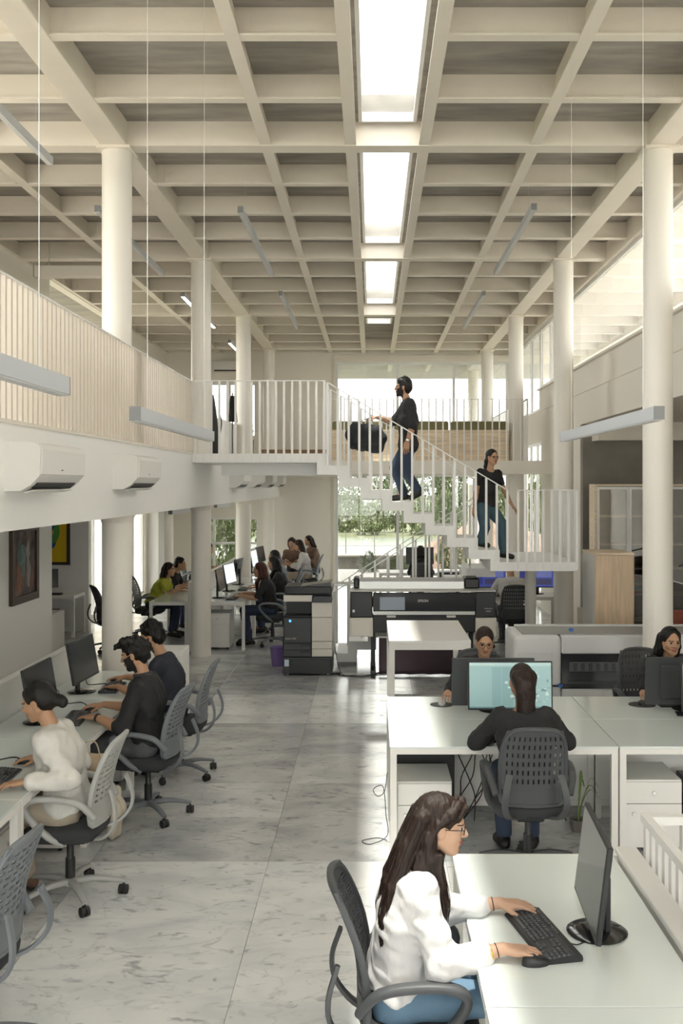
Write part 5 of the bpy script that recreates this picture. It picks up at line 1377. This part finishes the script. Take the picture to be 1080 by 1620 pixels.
# ------------------------------------------------------------------ side table with a computer in the far left recess
desk(-6.3, -4.96, 17.08, 17.74, 'small white table with a computer under the yellow painting', GD, h=.70, glass=False)
monitor(-5.62, 17.5, 20, 'small monitor under the yellow painting', w=.5, h=.32, zlow=.09, z=.70)
MB().rbox(-.09, .09, -.2, .2, .0, .42, .006).build('computer_tower', BLACK, loc=(-5.45, 17.4, 0), label='black computer tower under the small white table', cat='computer', group='black computer towers')
keyboard(-5.45, 17.25, 0, 'keyboard on the small white table under the yellow painting', z=.70)
lw = empty('low_cabinet', (-4.7, 14.2, 0), 0, 'low white cabinet at the corner of the left wall', 'cabinet')
MB().rbox(-.35, .35, -.3, .3, 0, .78, .004).build('body', LAMW, lw); MB().rbox(-.34, .34, -.312, -.3, .03, .75, .003).build('door', LAMW, lw)

# ------------------------------------------------------------------ desks near the back
desk(1.60, 3.05, 16.45, 17.2, 'white desk of the man in the grey shirt', GD, glass=False)
monitor(1.93, 16.9, 8, 'monitor with a blue screen left of the man in grey', 'blue', w=.56, h=.33, zlow=.11)
monitor(2.72, 16.9, -8, 'monitor with a blue screen right of the man in grey', 'blue', w=.56, h=.33, zlow=.11)
keyboard(2.2, 16.62, 0, 'keyboard of the man in the grey shirt')
desk(.15, 1.75, 20.9, 21.7, 'white desk near the back window', GD, glass=False)
monitor(1.0, 21.4, 0, 'dark monitor on the desk near the back window', w=.58, h=.36, zlow=.14)
sc_ = empty('low_cabinet', (2.0, 18.6, 0), 0, 'low white cabinet beneath the lower stair flight', 'cabinet'); MB().rbox(-.4, .4, -.2, .2, 0, 1.05, .004).build('body', LAMW, sc_); MB().rbox(-.42, .42, -.22, .22, 1.05, 1.08, .003).build('top_panel', LAMW, sc_)
bs = empty('black_cabinet', (1.55, 19.3, 0), 0, 'black low cabinet behind the stairs', 'cabinet'); MB().rbox(-.3, .3, -.2, .2, 0, .92, .004).build('body', BLACK, bs); MB().rbox(-.29, .29, -.212, -.2, .03, .9, .003).build('door', DARK, bs)

# ------------------------------------------------------------------ upper floor and gallery
OLIVE = M('olive_upholstery', (.20, .18, .085), .85, bump=.15, bscale=150)
for i, (a, b) in enumerate(((-.80, .36), (.37, 1.53), (1.54, 2.69))):
    t = empty('bench', (a, 20.12, 3.02), 0, ['wooden gallery bench with olive cushion behind the bag', 'wooden gallery bench with olive cushion, middle one', 'wooden gallery bench with olive cushion at the right end'][i], 'bench', 'gallery benches')
    MB().rbox(0, b - a, 0, .03, .0, .61, .003).build('back_panel', WOODP, t); MB().rbox(0, b - a, .03, .55, .0, .38, .003).build('seat_box', WOODP, t)
    MB().rbox(.02, b - a - .02, .03, .16, .42, .78, .03, 2).build('back_cushion', OLIVE, t, 40); MB().rbox(.02, b - a - .02, .16, .54, .38, .46, .02, 2).build('seat_cushion', OLIVE, t, 40)
lb_ = empty('low_platform', (-2.25, 20.9, 3.02), 0, 'low brown wooden platform at the left of the gallery', 'platform'); MB().rbox(0, 1.32, 0, .7, 0, .22, .003).build('body', wood_mat('brown_wood', (.34, .21, .12)), lb_); MB().rbox(-.01, 1.33, -.01, .71, .22, .25, .003).build('top_panel', wood_mat('brown_wood'), lb_)
up = empty('desk_partition', (-2.80, 18.8, ZM), 0, 'white low partition on the upper floor behind the stair landing', 'partition', 'white desk partitions'); MB().box(-.03, .03, 0, 3.4, .03, .78).build('panel', LAMW, up); MB().box(-.035, .035, -.01, 3.41, .78, .80).build('top_cap', LAMW, up)
for i, y in enumerate((21.2, 22.6)):
    t = empty('potted_plant', (-3.05 + .35 * i, y, ZM), 0, ['small green potted plant behind the upper white partition', 'small dark green potted plant right of the upper white partition'][i], 'plant', 'upper floor plants')
    MB().lathe([(.08, .0), (.10, .55), (.105, .57), (.095, .55), (.09, .5)], 18).build('planter', DARK, t, 40); MB().cyl((0, 0, .45), (0, 0, .72), .012, n=6).build('stem', FR, t)
    fo_ = MB()
    for k in range(60):
        a = rr.uniform(0, 6.28); e = rr.uniform(-.2, 1.2); L = rr.uniform(.08, .2); d = Vector((math.cos(a) * math.cos(e), math.sin(a) * math.cos(e), math.sin(e))); p = Vector((0, 0, .68)) + d * .06; q = p + d * L; sd = d.cross(Vector((0, 0, 1))).normalized() * .025
        fo_.add([p, p.lerp(q, .5) + sd, q, p.lerp(q, .5) - sd], [(0, 1, 2, 3)])
    fo_.build('foliage', M('plant_green', (.05, .12, .035), .5), t)
gc = empty('instrument_case', (-2.47, 16.0, ZM), 0, 'tall black case leaning behind the second left column upstairs', 'case')
MB().sweep(spline([(.05, 0, .02), (.03, 0, .35), (.0, 0, .7), (-.03, 0, .98)], 5), [.12, .13, .13, .13, .13, .12, .11, .10, .10, .10, .09, .09, .08, .08, .07, .06], .07, 8, side=(1, 0, 0)).build('case_body', BLACK, gc, 60); MB().sweep(spline([(.08, -.04, .75), (.13, -.05, .55), (.09, -.04, .3)], 4), .02, .012, 6).build('strap', DARK, gc)
ct = empty('hanging_coat', (-2.30, 16.9, ZM), 0, 'dark coat on a stand beside the black case upstairs', 'coat')
MB().cyl((0, 0, 0), (0, 0, 1.1), .012, n=8).build('stand_pole', DARK, ct); MB().lathe([(.14, 0), (.14, .02), (.02, .03)], 18).build('stand_base', DARK, ct); MB().sweep(spline([(0, 0, 1.05), (0, 0, .95), (.01, 0, .75), (.0, 0, .62)], 4), [.06 + .009 * i for i in range(13)], [.05 + .006 * i for i in range(13)], 10, side=(1, 0, 0)).build('coat_cloth', C_BLACK, ct, 60)
desk(-3.9, -3.1, 6.4, 9.6, 'upper floor desk behind the slatted balustrade', GD, glass=False).location.z = ZM
for i, y in enumerate((6.9, 7.9, 8.9)): monitor(-3.25, y, 270, ['first', 'second', 'third'][i] + ' dark monitor glimpsed through the slatted balustrade', w=.6, h=.36, zlow=.10, z=ZM + .75)

# ------------------------------------------------------------------ bags at the left desks
tb = empty('tote_bag', (-1.93, 7.10, .41), 0, 'beige and brown bag between the woman in white and the bearded man', 'bag')
G = Field((-.2, -.15, -.02), (.2, .2, .40), .008)
G.cone((-.06, 0, .07), (.06, .0, .07), .065, .065, .03).cone((-.05, .0, .22), (.05, .0, .22), .06, .06, .05); G.wobble(.006, 45, 3); v, f = G.mesh()
cz = v[f].mean(1)[:, 2]; link('bag_body', np_mesh('bag_body', v, f, [cloth('bag_brown', (.10, .06, .04)), cloth('bag_beige', (.55, .44, .31))], (cz > .13).astype(int)), tb)
MB().sweep(spline([(-.06, -.04, .26), (-.05, -.06, .36), (.03, -.06, .37), (.06, -.04, .26)], 5), .02, .006, 6, side=(0, 1, 0)).build('handle', cloth('bag_beige'), tb)
sf = empty('cloth_bag', (-1.86, 7.40, 0), 0, 'cream cloth bag standing on the floor by the chair of the bearded man', 'bag')
G = Field((-.15, -.15, -.05), (.15, .15, .42), .008); G.chain([V3(.0, .04, .34), V3(.01, .05, .2), V3(0, .04, .05)], [.03, .05, .05], .04); G.chain([V3(.0, -.04, .32), V3(.01, -.05, .2), V3(0, -.05, .06)], [.03, .05, .05], .04); G.wobble(.006, 55, 8); v, f = G.mesh(); link('bag_body', np_mesh('bag_body', v, f, cloth('cream_cloth', (.55, .49, .40))), sf)
MB().sweep(spline([(0, -.05, .32), (-.01, -.02, .40), (0, .04, .34)], 4), .02, .006, 6).build('strap', cloth('cream_cloth'), sf)

# ------------------------------------------------------------------ outdoors
GRASS = M('dry_grass', (.14, .15, .075), .9, noise=.35, nscale=.5, bump=.3, bscale=8)
MB().box(-120, 120, YB + .3, 260, -.6, -.25).box(-120, -5.6, -40, YB + .3, -.6, -.25).box(8.3, 120, -40, YB + .3, -.6, -.25).box(-8.4, 8.4, -40, -3.3, -.6, -.25).build('ground', GRASS, kind='structure')
MB().box(-1.5, 8, YB + .3, 31.2, -.25, -.02).box(8.3, 20, -30, 31.2, -.25, -.2).box(-20, -7.2, -30, 17.9, -.25, -.2).box(-10, -5.5, 18.1, 26.4, -.25, -.1).box(-8.4, 8.4, -30, -3.3, -.25, -.05).build('floor_bounce_paving', M('bounce_paving', (.45, .43, .395), .8), kind='structure')  # pale paving added round the building to bounce daylight indoors
rw = empty('retaining_wall', (-1.6, 31.2, -.25), 0, 'low rough concrete wall outside the big back window', 'wall')
MB().rbox(0, 3.2, 0, .35, 0, .60, .01).build('wall_body', M('weathered_concrete', (.20, .19, .17), .9, noise=.5, nscale=2.5, bump=.4, bscale=9), rw); MB().rbox(-.03, 3.23, -.03, .38, .60, .66, .01).build('coping', M('pale_coping', (.36, .34, .31), .85), rw)
pond = MB().box(-16, 6, 40, 54, -.25, -.235).build('pond', M('still_water', (.13, .15, .10), .35), label='still grey-green pond beyond the back window', cat='pond')
MB().box(-40, 30, 78, 79, -.25, 1.35).build('far_wall', M('far_white_wall', (.42, .41, .38), .9), label='long pale wall in the far distance outside', cat='wall')
ear = MB(); n = 16
for i in range(n + 1):
    for j in range(9):
        u = i / n; w_ = j / 8; ear.v.append((1.2 + 7 * u, 33 + 8 * w_, -.3 + 1.5 * math.sin(PI * min(1, u * 1.1)) * math.sin(PI * w_) ** .7 + .12 * math.sin(i * 2.3 + j * 1.7)))
for i in range(n):
    for j in range(8): a = i * 9 + j; ear.f.append((a, a + 9, a + 10, a + 1))
ear.m = [0] * len(ear.f); ear.build('earth_mound', M('red_earth', (.22, .145, .105), .95, noise=.4, nscale=1.5, bump=.5, bscale=6), smooth=180, label='mound of reddish earth outside the back window', cat='mound')
pf = empty('pond_fence', (-12, 39.4, -.25), 0, 'thin post and wire fence along the pond', 'fence')
for i in range(16): MB().cyl((i * 1.1, 0, 0), (i * 1.1, 0, 1.0), .02, n=5).build('post', M('grey_post', (.25, .25, .23), .8), pf)
for z in (.45, .95): MB().box(0, 16.5, -.006, .006, z, z + .012).build('wire', M('grey_post'), pf)
LEAF = [M('leaf_a', (.115, .145, .055), .7, rnd=.1, noise=.3, nscale=1.2), M('leaf_b', (.14, .165, .075), .7, noise=.3, nscale=1.2), M('leaf_c', (.09, .12, .05), .7, noise=.3, nscale=1.2)]
def foliage_mesh(seed, n, mat, leaf):
    g = np.random.default_rng(seed); d = g.normal(size=(n, 3)); d /= np.linalg.norm(d, axis=1)[:, None]
    lob = 1 + .22 * np.sin(d[:, 0] * 4 + seed) * np.cos(d[:, 1] * 5) + .15 * np.sin(d[:, 2] * 7 + d[:, 0] * 3)
    p = d * (lob * g.uniform(.55, 1, n) ** .5)[:, None]; p[:, 2] = p[:, 2] * .5 + .5
    a = g.normal(size=(n, 3)); a /= np.linalg.norm(a, axis=1)[:, None]; b = np.cross(a, g.normal(size=(n, 3))); b /= np.linalg.norm(b, axis=1)[:, None]
    V = np.stack([p + a * leaf, p + b * leaf * .5, p - a * leaf, p - b * leaf * .5], 1).reshape(-1, 3); F = np.arange(4 * n).reshape(-1, 4)
    return np_mesh('foliage', V, F, mat)
FM = [foliage_mesh(i, 2600, LEAF[i % 3], .055) for i in range(4)]
trunk_me = MB().cyl((0, 0, 0), (.02, .03, .55), .04, .02, 8).mesh('trunk', M('bark', (.12, .09, .06), .9))
spots = []
def plant(x, y, rad, ht, what, z=-.25): spots.append((x, y, rad, ht, what, z))
for k in range(5): plant(-8.4 + 2.8 * k, 57, 1.0, 1.8 + .2 * (k % 3), ['outermost left', 'left', 'middle', 'right', 'outermost right'][k] + ' bush of the nearer row on the far pond shore')
for k in range(5): plant(-7.0 + 2.8 * k, 60.4, 1.0, 2.3 + .2 * (k % 2), ['outermost left', 'left', 'middle', 'right', 'outermost right'][k] + ' bush of the rear row on the far pond shore')
for k in range(4): plant(4.2 + 1.8 * k, 46 + 4.2 * (k % 2), 1.25, 2.7 + .3 * k, ['first', 'second', 'third', 'fourth'][k] + ' tall shrub right of the pond, counted from the left')
for k in range(8): plant(-20 + 6 * k, 97 + 10 * (k % 2), 3.4, 5 + .3 * (k % 3), ['first', 'second', 'third', 'fourth', 'fifth', 'sixth', 'seventh', 'eighth'][k] + ' distant tree behind the long pale wall, counted from the left')
for a_ in ((-.1, 30.3, .28, .8, 'small bush before the low concrete wall outside'), (.75, 30.3, .28, .7, 'second small bush before the low concrete wall outside'), (2.5, 32.2, .5, 1.1, 'bush in front of the earth mound'), (6.6, 29, .8, 2.2, 'shrub outside the far right windows'),
           (7.0, 23.6, .9, 2.6, 'shrub nearest outside the right windows'), (7.2, 26.4, .9, 2.8, 'middle shrub outside the right windows'), (-5.0, 32.5, 1.2, 2.8, 'tree outside the far left window'), (-8.4, 33, 1.3, 3.2, 'larger tree outside the far left window'),
           (-11.8, 30, 1.4, 3.2, 'tree at the left outside corner'), (-12.3, 19, 1.5, 3.0, 'shrub outside the left side windows'), (-12.5, 23.6, 1.5, 3.2, 'second shrub outside the left side windows'), (-6.6, 37, 1.5, 3.2, 'tree behind the far left window'), (-2.4, 34.5, .8, 1.4, 'low bush outside the far left window')): plant(*a_)
for i, (x, y, rad, ht, what, z) in enumerate(spots):
    t = empty('shrub', (x, y, z), rr.uniform(0, 6), 'green ' + what, 'tree' if ht > 2.9 else 'bush', 'plants outside')
    fo_ = link('foliage', FM[i % 4], t); fo_.scale = (rad, rad, ht); link('trunk', trunk_me, t).scale = (rad, rad, ht)
# ------------------------------------------------------------------ the cast
# woman in the white shirt, foreground
def hair_fg(hp, H, P, s, o):
    c = []; d = V3(0, 0, -1); f = H[:, 1]; r = H[:, 0]
    for i, x in enumerate((-.065, -.043, -.022, 0, .022, .043, .065)):
        a = hp(x, -.08, .03); b = hp(x * 1.2, -.118, -.08); m = b + d * .16 - f * (.06 + .010 * (i % 2)) + r * x * .5; e = m + d * (.25 + .025 * (i % 3)) - f * .045 + r * (x * .4)
        c.append([(a, .036), (b, .034), (m, .031), (m * .5 + e * .5 - f * .012, .025), (e, .006)])
    for sx in (-1, 1):
        c.append([(hp(sx * .035, .062, .098), .020), (hp(sx * .068, .035, .062), .018), (hp(sx * .082, -.012, .018), .020), (hp(sx * .082, -.045, -.05), .032), (hp(sx * .088, -.055, -.15), .036), (hp(sx * .10, -.07, -.24), .028)])
        c.append([(hp(sx * .080, -.045, -.03), .024), (hp(sx * .092, -.025, -.12), .030), (hp(sx * .10, .02, -.20), .026), (hp(sx * .090, .055, -.29), .020), (hp(sx * .075, .070, -.40), .005)])
        c.append([(hp(sx * .0, .075, .108), .016), (hp(sx * .035, .088, .085), .011), (hp(sx * .062, .068, .048), .007), (hp(sx * .076, .03, .022), .006)])
    g = random.Random(2)
    for i in range(16):
        x = g.uniform(.05, .105); y = g.uniform(-.10, .02); a = hp(x, y, -.10); m = a + d * .12 + r * .015 - f * g.uniform(0, .05); e = m + d * g.uniform(.10, .22) + f * g.uniform(-.06, .03) + r * g.uniform(-.01, .015)
        c.append([(a, .012), (m, .006), (e, .0042)])
    return c, dict(amp=.0012, freq=260, squash=(1, 1, .05), ears='tucked', k=.012)
J = seated(.10, 4.06, -90, lean=9, hr=(.495, 3.875, .795), hl=(.535, 4.30, .795), s=.98, head=(0, -8), slump=.045, elbow_out=.25, seat=.48)
J['hd_r'] = unit(V3(1, -.06, -.12)); J['hd_l'] = unit(V3(1, -.12, -.08))
fgw, FP, fhp, fo = build_person(J, 'long-haired woman with glasses and white shirt typing at the foreground desk', h=.0048, legs=False, shirt=C_WHITE, neckline=.08, strands=16, sleeve=1.62, sleeve_r=1.22, loose=1.04, trousers=C_JEAN, skin=2, hair=hair_fg, hair_mat=HBR, glasses=True, fold=.0055, curl=(.32, .42), eyes=True, seed=11, hem=.0, hem_cut=-.005, shirt_h=.006, hh=.0042)
for sd, t, m, r_ in (('r', .80, GOLD, .0045), ('r', .90, CABLE, .002), ('l', .88, CABLE, .0025)):
    e, w = FP['el_' + sd], FP['wr_' + sd]; c = e + (w - e) * t; u = unit(w - e); a = unit(np.cross(u, V3(0, 0, 1))); b = np.cross(u, a)
    MB().sweep([Vector(tuple(c + (a * math.cos(q) + b * math.sin(q)) * (.0285 if t < .85 else .0262))) for q in [2 * PI * i / 20 for i in range(20)]], r_ * 2, r_ * 2, 6, side=tuple(u), closed=True, power=1).build('bracelet', m, fgw, 60)

# woman in black seen from behind
J = seated(1.02, 6.80, 0, lean=10, hl=(.88, 7.20, .79), hr=(1.18, 7.20, .79), s=1.0, elbow_out=1.5, head=(6, -12))
build_person(J, 'woman in black with long tied hair seen from behind at the teal screen', h=.007, shirt=C_BLACK, sleeve=1.55, sleeve_r=1.15, loose=1.03, trousers=C_DJEAN, skin=1, hair=hair_pony(.44, .36), hair_mat=HBR, foot_bare=True, strands=10, neckline=.125, shoes=SHOE, seed=3, hem=.0, hem_cut=-.03)
# woman with glasses facing us
J = seated(.98, 9.10, 180, lean=12, hr=(.60, 8.47, .79), hl=(1.12, 8.62, .79), s=.98, head=(0, -16))
J['hd_r'] = unit(V3(-.15, -1, -.12))
build_person(J, 'woman with round glasses and dark top looking at her monitor, facing us', h=.0065, shirt=C_BLACK, sleeve=1.85, trousers=C_DJEAN, skin=0, hair=hair_pony(.22), hair_mat=HBR, glasses=True, eyes=True, seed=4, curl=(.4, .5))
# woman at the right edge
J = seated(2.60, 9.12, 180, lean=12, hr=(2.24, 8.50, .79), hl=(2.62, 8.55, .79), s=.98, head=(8, -6))
J['hd_r'] = unit(V3(-.1, -1, -.12))
build_person(J, 'woman in black with loose shoulder hair facing us at the right edge', h=.0065, shirt=C_BLACK, sleeve=1.85, trousers=C_DJEAN, skin=0, hair=hair_long(.26, part=True), hair_mat=HB, eyes=True, seed=5, curl=(.4, .5))
# left row
J = seated(-1.88, 6.34, 88, lean=10, hr=(-2.13, 6.60, .80), hl=(-2.04, 6.04, .80), s=1.0, head=(0, -20), slump=.05, elbow_out=.5, kn=.40, feet=.30)
build_person(J, 'woman in a cream knitted blouse with a low bun at the left desks', h=.006, shirt=C_CREAM, sleeve=1.85, sleeve_r=1.2, loose=1.08, trousers=C_KHAKI, trouser_r=1.15, skin=0, hair=hair_bun, hair_mat=HB, seed=6, eyes=True, shoes=M('tan_sandal', (.2, .11, .07), .6), fold=.005, hem=.0, hem_cut=-.03)
J = seated(-1.72, 7.88, 86, lean=3, hr=(-2.13, 8.16, .80), hl=(-2.08, 7.72, .80), s=1.03, female=False, head=(0, -16), slump=.03, kn=.42)
bm_, BP, bhp, bo = build_person(J, 'bearded man with tousled black hair in a black shirt at the left desks', h=.006, female=False, shirt=C_BLACK, sleeve=1.2, loose=1.02, trousers=C_CHECK, skin=0, hair=hair_tousled, hair_mat=HB, beard=True, seed=7, eyes=True, collar=M('checked_collar', (.06, .06, .065), .8, noise=.9, nscale=60))
e, w = BP['el_l'], BP['wr_l']; c = e + (w - e) * .93; u = unit(w - e); a = unit(np.cross(u, V3(0, 0, 1))); b = np.cross(u, a)
MB().sweep([Vector(tuple(c + (a * math.cos(q) + b * math.sin(q)) * .031)) for q in [2 * PI * i / 20 for i in range(20)]], .022, .006, 6, side=tuple(u), closed=True).build('wrist_watch', BLACK, bm_, 60)
J = seated(-1.74, 8.98, 88, lean=10, hr=(-2.24, 9.33, .80), hl=(-2.20, 8.88, .80), s=1.0, female=False, head=(0, -14), slump=.05)
build_person(J, 'short-haired man in dark blue behind the bearded man', h=.008, female=False, shirt=C_NAVY, sleeve=1.3, trousers=C_CHECK, skin=0, hair=hair_short, hair_mat=HB, seed=8, beard=True)

# man climbing the stairs with a bag
fw_ = V3(-1, 0, 0)
J = dict(root=(.46, 13.88, 2.33), pelvis=V3(.49, 13.88, 3.13), chest=V3(.49, 13.88, 3.42), neck=V3(.475, 13.88, 3.69), sh_l=V3(.50, 13.70, 3.635), sh_r=V3(.485, 14.06, 3.635), head=V3(.425, 13.88, 3.865), H=head_axes(R(90), R(2)),
         el_l=V3(.545, 13.66, 3.34), wr_l=V3(.475, 13.67, 3.13), el_r=V3(.30, 14.08, 3.42), wr_r=V3(.07, 14.02, 3.475), hip_l=V3(.49, 13.79, 3.09), hip_r=V3(.49, 13.97, 3.09), knee_l=V3(.46, 13.79, 2.72), knee_r=V3(.31, 13.97, 2.78),
         ank_l=V3(.62, 13.79, 2.48), toe_l=V3(.535, 13.79, 2.375), ank_r=V3(.44, 13.97, 2.42), toe_r=V3(.285, 13.97, 2.365), hd_l=V3(-.15, .05, -1), pd_l=V3(.2, 1, 0), th_l=V3(-1, 0, 0), hd_r=V3(-1, -.1, -.1), pd_r=V3(0, 0, -1), th_r=V3(0, -1, 0), fwd=fw_)
mw, MP, mhp, mo = build_person(J, 'bearded man in a black shirt walking up the stairs with a bag', h=.007, female=False, shirt=C_BLACK, sleeve=1.0, loose=1.13, hem=-.04, trousers=C_DJEAN, trouser_r=1.1, skin=0, hair=hair_short, hair_mat=HB, beard=True, glasses=True, seed=12, curl=(.5, 1.1), group='people on the stairs')
e, w = MP['el_l'], MP['wr_l']; c = e + (w - e) * .92; u = unit(w - e); a = unit(np.cross(u, V3(1, 0, 0))); b = np.cross(u, a)
MB().sweep([Vector(tuple(c + (a * math.cos(q) + b * math.sin(q)) * .032)) for q in [2 * PI * i / 16 for i in range(16)]], .024, .007, 6, side=tuple(u), closed=True).build('wrist_watch', CHROME, mw, 60)
bag = empty('duffel_bag', (-.07, 14.0, 3.0), 0, 'black soft bag held out by the man on the stairs', 'bag')
G = Field((-.30, -.14, -.02), (.30, .14, .50), .008)
G.cone((-.16, -.03, .12), (.15, -.03, .07), .085, .085, .04); G.cone((-.17, -.03, .31), (.13, -.03, .27), .08, .085, .06); G.cone((-.16, .03, .12), (.15, .03, .07), .085, .085, .04); G.cone((-.17, .03, .31), (.13, .03, .27), .08, .085, .06); G.cone((-.2, 0, .22), (.19, 0, .18), .09, .09, .05)
G.wobble(.006, 40, 4); v, f = G.mesh(); link('bag_body', np_mesh('bag_body', v, f, cloth('black_canvas', (.022, .022, .026))), bag)
for yy in (-.06, .06):
    MB().sweep(spline([(-.12, yy, .36), (-.06, yy * .6, .43), (.02, yy * .4, .455), (.07, yy * .6, .43), (.10, yy, .35)], 4), .022, .006, 6, side=(0, 1, 0)).build('handle', BLACK, bag, 60)

# woman coming down the stairs
cy_ = 13.88
J = dict(root=(1.56, cy_, 1.54), pelvis=V3(1.545, cy_, 2.27), chest=V3(1.575, cy_ - .02, 2.51), neck=V3(1.60, cy_ - .03, 2.755), sh_r=V3(1.455, cy_ - .11, 2.715), sh_l=V3(1.72, cy_ + .05, 2.705), head=V3(1.625, cy_ - .05, 2.925), H=head_axes(R(212), R(-4)),
         el_r=V3(1.40, cy_ - .16, 2.45), wr_r=V3(1.37, cy_ - .16, 2.25), el_l=V3(1.80, cy_ + .07, 2.47), wr_l=V3(1.90, cy_ + .03, 2.28), hip_r=V3(1.49, cy_ - .06, 2.23), hip_l=V3(1.61, cy_ + .04, 2.23), knee_r=V3(1.52, cy_ - .1, 1.98), knee_l=V3(1.76, cy_ + .04, 2.03),
         ank_r=V3(1.47, cy_ - .06, 1.79), toe_r=V3(1.56, cy_ - .10, 1.735), ank_l=V3(1.79, cy_ + .05, 1.63), toe_l=V3(1.90, cy_ + .0, 1.575), hd_r=V3(-.1, 0, -1), pd_r=V3(.9, .4, 0), th_r=V3(.3, -1, 0), hd_l=V3(.55, -.2, -.9), pd_l=V3(-.9, -.2, -.4), th_l=V3(.3, -1, 0), fwd=unit(V3(.55, -.83, 0)))
build_person(J, 'woman in a black polo shirt and blue jeans coming down the stairs', h=.0065, neckline=.06, shirt=C_BLACK, sleeve=.55, loose=.93, s=.88, trousers=C_TEAL, trouser_r=1.22, skin=0, hair=hair_pony(.22), hair_mat=HB, glasses=True, eyes=True, seed=13, group='people on the stairs')

# people farther away
J = seated(2.20, 16.05, 0, lean=14, hl=(2.05, 16.55, .80), hr=(2.4, 16.55, .80), s=1.05, female=False, head=(0, -25), slump=.08, elbow_out=1.0)
build_person(J, 'man in a pale grey shirt bent over his desk, seen from behind below the landing', h=.011, female=False, shirt=C_GREY, sleeve=1.6, trousers=C_CHECK, hair=hair_short, seed=20)
J = seated(.98, 20.42, 0, lean=14, hl=(.85, 20.95, .80), hr=(1.15, 20.95, .80), head=(0, -25))
build_person(J, 'dark-haired person seen from behind at the desk near the back window', h=.012, shirt=C_BLACK, sleeve=1.6, trousers=C_CHECK, hair=hair_long(.2), seed=21)
J = seated(-3.68, 17.25, -95, lean=28, hr=(-3.22, 17.05, .80), hl=(-3.2, 17.5, .80), s=.95, head=(0, -2), slump=.02)
build_person(J, 'woman in a lime green top leaning on the desk at the far left', h=.010, shirt=C_GREEN, sleeve=.5, trousers=C_DJEAN, hair=hair_long(.34), hair_mat=HBR, seed=22)
J = seated(-3.70, 18.3, -95, lean=24, hr=(-3.2, 18.1, .80), hl=(-3.2, 18.5, .80), s=.95, head=(0, -5))
build_person(J, 'person in black beside the woman in lime green', h=.011, shirt=C_BLACK, sleeve=.6, trousers=C_DJEAN, hair=hair_pony(.2), seed=23)
J = seated(-1.62, 16.35, 90, lean=8, hr=(-2.08, 16.58, .80), hl=(-2.05, 16.12, .80), s=.98, head=(0, -4))
build_person(J, 'woman with reddish hair and black T-shirt, nearest in the far row', h=.009, shirt=C_BLACK, sleeve=.9, trousers=C_DJEAN, hair=hair_long(.42, .25), hair_mat=HRED, seed=24)
J = seated(-1.55, 17.72, 90, lean=6, hr=(-2.0, 17.95, .80), hl=(-2.0, 17.5, .80), s=.98, head=(0, -8))
build_person(J, 'long-haired woman with headphones in black, second in the far row', h=.010, shirt=C_BLACK, sleeve=.9, trousers=C_DJEAN, hair=hair_long(.42, .2), seed=25)
J = seated(-1.68, 19.35, 90, lean=8, hr=(-2.1, 19.6, .80), hl=(-2.1, 19.1, .80), s=.98, head=(0, -8))
build_person(J, 'dark-haired woman in grey, third in the far row', h=.011, shirt=cloth('blue_grey_top', (.2, .24, .28)), sleeve=.9, trousers=C_DJEAN, hair=hair_long(.36, .2), seed=26)
J = seated(-1.42, 22.5, 90, lean=10, hr=(-1.85, 22.7, .82), hl=(-1.85, 22.3, .82), s=1.02, head=(0, -12))
build_person(J, 'woman in white with long brown hair at the far end of the far row', h=.011, shirt=C_WHITE, sleeve=1.5, trousers=C_KHAKI, hair=hair_long(.40), hair_mat=HBR, seed=27)
J = seated(-1.78, 23.6, 170, lean=18, hr=(-1.95, 23.2, .85), hl=(-1.65, 23.2, .85), s=1.05, head=(0, -25))
build_person(J, 'woman in a brown patterned top leaning over the far desk', h=.012, shirt=C_BROWN, sleeve=1.5, trousers=C_DJEAN, hair=hair_long(.25), hair_mat=HBR, seed=28)
J = seated(-1.35, 23.9, 120, lean=4, s=1.05, head=(0, -8))
build_person(J, 'woman behind the one in white, last in the far row', h=.012, shirt=C_BROWN, sleeve=1.5, trousers=C_DJEAN, hair=hair_long(.25), hair_mat=HBR, seed=29)
J = seated(-3.76, 21.8, -90, lean=22, s=1.0, head=(0, -6), hr=(-3.3, 21.6, .8), hl=(-3.3, 22.0, .8))
build_person(J, 'person half hidden behind the second left column', h=.012, shirt=C_NAVY, sleeve=1.5, trousers=C_DJEAN, hair=hair_short, seed=30)
J = seated(-3.05, 12.25, 60, lean=6, s=1.0, z=ZM, head=(0, -6))
build_person(J, 'dark-haired person on the upper floor, only the hair showing above the balustrade', h=.014, female=False, shirt=C_NAVY, sleeve=1.5, trousers=C_DJEAN, hair=hair_short, seed=31)
